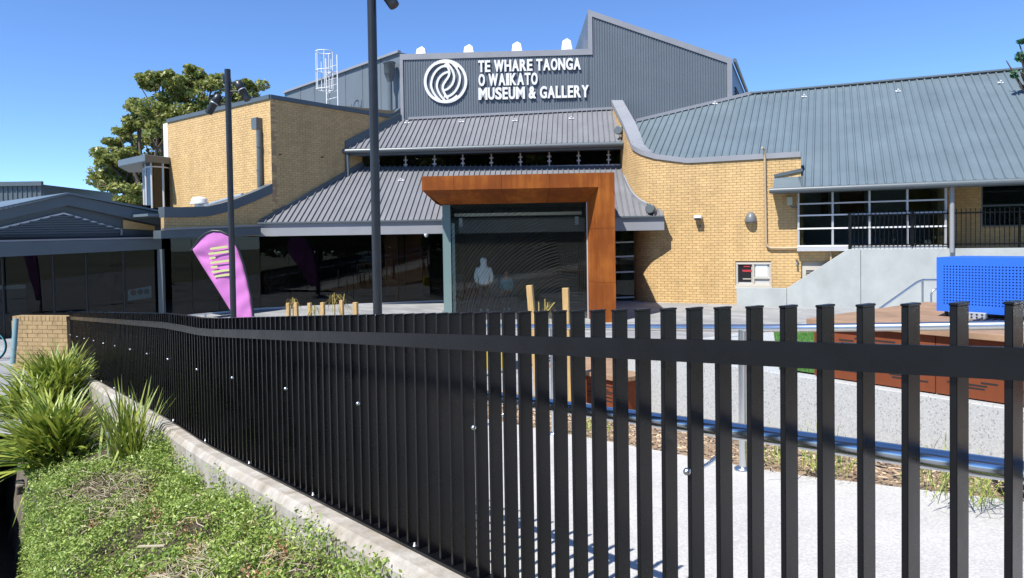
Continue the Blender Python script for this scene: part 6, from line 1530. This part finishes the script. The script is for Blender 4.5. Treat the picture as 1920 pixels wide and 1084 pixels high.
    g = MB(); g.box(H_(0, fy - .008 * f, 1.585), (1, 0, 0), (0, 1, 0), (0, 0, 1), .022 * k, .006, .005 * k); g.build('mouth', m_red, o)
    return o
m_skin = mat('skin', (.42, .24, .16), .5)
person(908, 577, 22.8, 1.73, 'person in pale grey hooded top seen from behind inside the glass box', True, mat('grey_fleece', (.82, .84, .84), .9), mat('dark_denim', (.015, .017, .025), .8), m_skin, m_dark)
person(950, 575, 23.4, 1.26, 'smaller person with ginger hair in a blue top, deeper inside the glass box', False, mat('teal_cotton', (.10, .30, .36), .8), mat('navy_cloth', (.02, .03, .06), .8), m_skin, mat('ginger_hair', (.25, .11, .04), .6), away=False, long_hair=True)

# ================================================================== TREES
def tree(name, label, lobes, base, leaf, n_per, m, seed, trunk_r=.35, trunk_mat=None, group=None, branches=True, dens=11):
    r = np.random.default_rng(seed); base = Vector(base); o = thing(name, label, 'tree', tuple(base), group); C = []
    lob = []
    for c, rad in lobes:
        lob.append((np.array(c), np.array(rad)))
    for c, rad in lob:
        vol = rad[0] * rad[2]; k = max(6, int(vol * dens))
        for i in range(k):                             # clumps within each lobe
            u = r.normal(size=3); u /= np.linalg.norm(u); cc = c + u * rad * r.uniform(.45, 1.0); cr = r.uniform(.25, .5) * min(rad)
            n = int(n_per * r.uniform(.6, 1.3)); q = r.normal(size=(n, 3)); q /= np.linalg.norm(q, axis=1, keepdims=True); q *= (r.uniform(.3, 1, n) ** .5)[:, None]; q[:, 2] *= .6
            C.append(cc + q * cr * 1.5)
    C = np.concatenate(C); np_mesh('crown', leaf_quads(C, 1, leaf, r, .5), m, o, org=tuple(base))
    g = MB(); cen = sum((l[0] for l in lob)) / len(lob); fork = base + V(0, 0, (lob[0][0][2] - base.z) * .35)
    g.tube([base, base + V(.1, 0, (fork.z - base.z) * .5), fork], trunk_r, 10, radii=[trunk_r * 1.3, trunk_r, trunk_r * .8])
    if branches:
        for c, rad in lob:
            e = Vector(c); md = fork.lerp(e, .5) + V(r.normal(0, .3), r.normal(0, .3), -.3); g.tube([fork, md, e], .1, 7, radii=[trunk_r * .5, trunk_r * .28, .04])
            for k in range(4): g.tube([md.lerp(e, .4), e + Vector(r.normal(size=3) * rad * .6)], .03, 5, radii=[.07, .015])
    g.build('trunk', m_bark, o); return o
def lb(px, py, Y, wpx, hpx, dp=None):
    p = atY(px, py, Y); s = Y / 1350.0; return ((p.x, p.y, p.z), (wpx * s / 2, (dp or min(wpx, hpx) * s * 1.1) / 2 if False else max(wpx, hpx) * s * .42, hpx * s / 2))
Yt = 46
LT = [lb(x, y, Yt + dy, w, h) for x, y, w, h, dy in ((305, 150, 80, 46, 0), (360, 145, 80, 42, 2), (400, 158, 70, 40, 1), (300, 215, 105, 55, -1), (355, 190, 110, 60, 1), (420, 190, 100, 70, 2), (465, 170, 70, 46, 2), (255, 210, 55, 55, 0), (245, 250, 60, 36, 0), (320, 250, 90, 40, -2), (235, 285, 50, 50, -1), (205, 300, 55, 44, 0), (215, 335, 90, 60, 1), (240, 365, 90, 50, -1), (290, 340, 80, 80, 3), (270, 385, 80, 40, 0), (195, 315, 40, 60, 1), (330, 165, 90, 50, 3), (390, 225, 110, 60, 3), (310, 235, 100, 60, 3), (275, 275, 80, 50, 3), (440, 220, 90, 70, 4), (255, 320, 80, 60, 3), (222, 262, 50, 34, 1))]
bpz = atY(300, 470, Yt)
tree('spreading_tree', 'large spreading green tree rising behind the brick gallery', LT, (bpz.x, bpz.y, -1.0), .15, 120, m_tree, 41, .5)
RT = [lb(x, y, 24, w, h) for x, y, w, h in ((1925, 75, 30, 26), (1915, 108, 36, 22), (1915, 135, 40, 16), (1960, 110, 60, 60), (1985, 90, 60, 60))]
bpz = atY(1985, 500, 24)
tree('overhanging_tree', 'green tree tip entering the picture at the top right', RT, (bpz.x + 1, bpz.y, .2), .075, 26, leafmat('bright_leaves', (.02, .10, .05), (.07, .2, .09)), 42, .2)
# low shrubs on the skyline at far left
for i, (px, py, w, h, lbx) in enumerate(((83, 372, 9, 14, 'tiny dark shrub top on the skyline beside the far grey shed'), (118, 378, 26, 9, 'low dark treetop showing over the pavilion roof'))):
    c = lb(px, py, 60, w, h); b_ = atY(px, 470, 60); tree('distant_tree', lbx, [c], (b_.x, b_.y, -1), .12, 40, m_tree, 50 + i, .15, group='distant treetops')
# unseen trees added behind the viewer to darken reflections in the glass
for i, (x, y, h) in enumerate(((-30, -34, 17), (-17, -37, 19), (-4, -36, 18), (9, -38, 19), (22, -35, 18))):
    lo_ = [((x + a, y + b, h * f), (5.2, 3.6, 3.2)) for a, b, f in ((0, 0, .82), (-3.8, .4, .55), (3.7, -.3, .6), (.3, .5, .36), (-3.5, 1, .25), (3.9, .6, .22))]
    tree('reflection_tree', ['unseen round tree added behind the viewer, far left', 'unseen round tree added behind the viewer, left', 'unseen round tree added behind the viewer, middle', 'unseen round tree added behind the viewer, right', 'unseen round tree added behind the viewer, far right'][i], lo_, (x, y, -1), .5, 34, m_tree, 60 + i, .4, dens=9, group='unseen trees added behind the viewer')

yb = thing('yellow_box', 'bright yellow perforated box seat on the plaza, glimpsed between the fence slats', 'seat', tuple(atZ(920, 690, -.1)))
yp = atZ(920, 690, -.1); m_yel = mat('yellow_powdercoat', (.55, .40, .02), .4)
for nm, (hx, hy, hz), o_ in (('top_panel', (.42, .3, .006), (0, 0, .48)), ('front_panel', (.42, .006, .22), (0, -.3, .255)), ('back_panel', (.42, .006, .22), (0, .3, .255)), ('end_panel', (.006, .29, .22), (-.414, 0, .255)), ('end_panel', (.006, .29, .22), (.414, 0, .255))):
    g = MB(); g.box(yp + V(*o_), (1, 0, 0), (0, 1, 0), (0, 0, 1), hx, hy, hz); g.build(nm, m_yel, yb)
for sx in (-1, 1):
    for sy in (-1, 1):
        g = MB(); g.tube([yp + V(.36 * sx, .25 * sy, -.12), yp + V(.36 * sx, .25 * sy, .04)], .015, 8); g.build('foot', m_black, yb)
# ================================================================== FAR SHED, BICYCLE HOOPS, SMALL THINGS
sh = thing('grey_shed', 'far dark grey corrugated building at the left edge', 'building', tuple(atY(30, 470, 42)))
A = lambda px, py: atY(px, py, 42)
p0, p1 = A(-120, 349), A(80, 346); g = MB(); w = .28; n = int((p1.x - p0.x) / w)
for i in range(n):
    x = p0.x + i * w; zt = p0.z + (p1.z - p0.z) * i / n
    for a, b, oa, ob in ((0, .18, 0, 0), (.18, .21, 0, .05), (.21, .25, .05, .05), (.25, .28, .05, 0)): g.quad(V(x + a, 42 - oa, 0), V(x + b, 42 - ob, 0), V(x + b, 42 - ob, zt), V(x + a, 42 - oa, zt))
g.build('cladding', m_fasc, sh, fix=False)
g = MB(); g.prism([V(p0.x, 42.02, 0), V(p1.x, 42.02, 0), V(p1.x, 42.02, p1.z), V(p0.x, 42.02, p0.z)], (0, 8, 0)); g.build('body', m_fasc, sh)
g = MB(); g.bar(V(p0.x, 41.9, p0.z + .05), V(p1.x + .05, 41.9, p1.z + .05), .2, .25); g.build('roof_trim', m_fasc, sh)
# bicycle wheel pair just inside the left edge
Yw = 16.0; c = atY(-16, 650, Yw)
bi = thing('bicycle', 'bicycle wheels with a teal frame just entering the left edge of the picture', 'bicycle', (c.x, c.y, plaza_z(c.x, c.y)))
zw = plaza_z(c.x, c.y) + .34
for k, (dx, m_) in enumerate(((0.0, m_black), (-1.02, m_black))):
    g = MB(); cc = V(c.x + dx, c.y, zw); g.tube([cc + V(math.cos(a) * .33, 0, math.sin(a) * .33) for a in np.linspace(0, 2 * math.pi, 33)], .018, 8, False); wo = g.build('wheel', m_, bi)
    g = MB()
    for a in np.linspace(0, math.pi, 9)[:-1]: g.tube([cc + V(math.cos(a), 0, math.sin(a)) * .32, cc - V(math.cos(a), 0, math.sin(a)) * .32], .002, 4, False)
    g.build('spokes', m_galv, wo)
    g = MB(); g.tube([cc + V(math.cos(a) * .305, 0, math.sin(a) * .305) for a in np.linspace(0, 2 * math.pi, 33)], .012, 6, False); g.build('rim', mat('teal_rim', (.06, .35, .42), .4), wo)
g = MB(); tl = mat('teal_frame', (.05, .3, .36), .4); h0, h1 = V(c.x, c.y, zw), V(c.x - 1.02, c.y, zw)
bb, st, hd = V(c.x - .58, c.y, zw - .05), V(c.x - .72, c.y, zw + .48), V(c.x - .16, c.y, zw + .5)
for a, b in ((h0, hd), (hd, st), (hd, bb), (bb, st), (st, h1), (bb, h1)): g.tube([a, b], .016, 8)
g.build('frame', tl, bi)
g = MB(); g.tube([hd, hd + V(.02, 0, .2), hd + V(.08, .25, .22)], .012, 6); g.tube([hd + V(.02, 0, .2), hd + V(.08, -.25, .22)], .012, 6); g.build('handlebar', m_black, bi)
g = MB(); g.box(st + V(0, 0, .12), (1, 0, 0), (0, 1, 0), (0, 0, 1), .12, .07, .025); g.build('saddle', m_black, bi, bevel=.02)
# teal strut leaning on the pier
g = MB(); p, q = atY(30, 598, 12.9), atY(24, 682, 12.7); g.tube([q, p], .045, 10)
setp(g.build('leaning_pipe', mat('teal_pipe', (.16, .28, .31), .45)), 'grey teal pipe leaning against the left end of the brick pier', 'pipe')
# arched steel hoop in front of the pier: its shadow falls on the bricks
pcx = atY(70, 640, 12.6)
# low black wedge at the right edge of the path
p = onpath(1925, 925); g = MB(); g.add([p + V(-.12, 0, 0), p + V(.5, -.2, 0), p + V(.6, .2, 0), p + V(-.02, .3, 0), p + V(.5, -.2, .16), p + V(.6, .2, .16)], [(3, 2, 1, 0), (0, 1, 4), (0, 4, 5, 3), (1, 2, 5, 4), (3, 5, 2)])
setp(g.build('path_wedge', m_black), 'low black wedge shaped block at the right end of the path edge', 'path light')
bpy.context.view_layer.update()
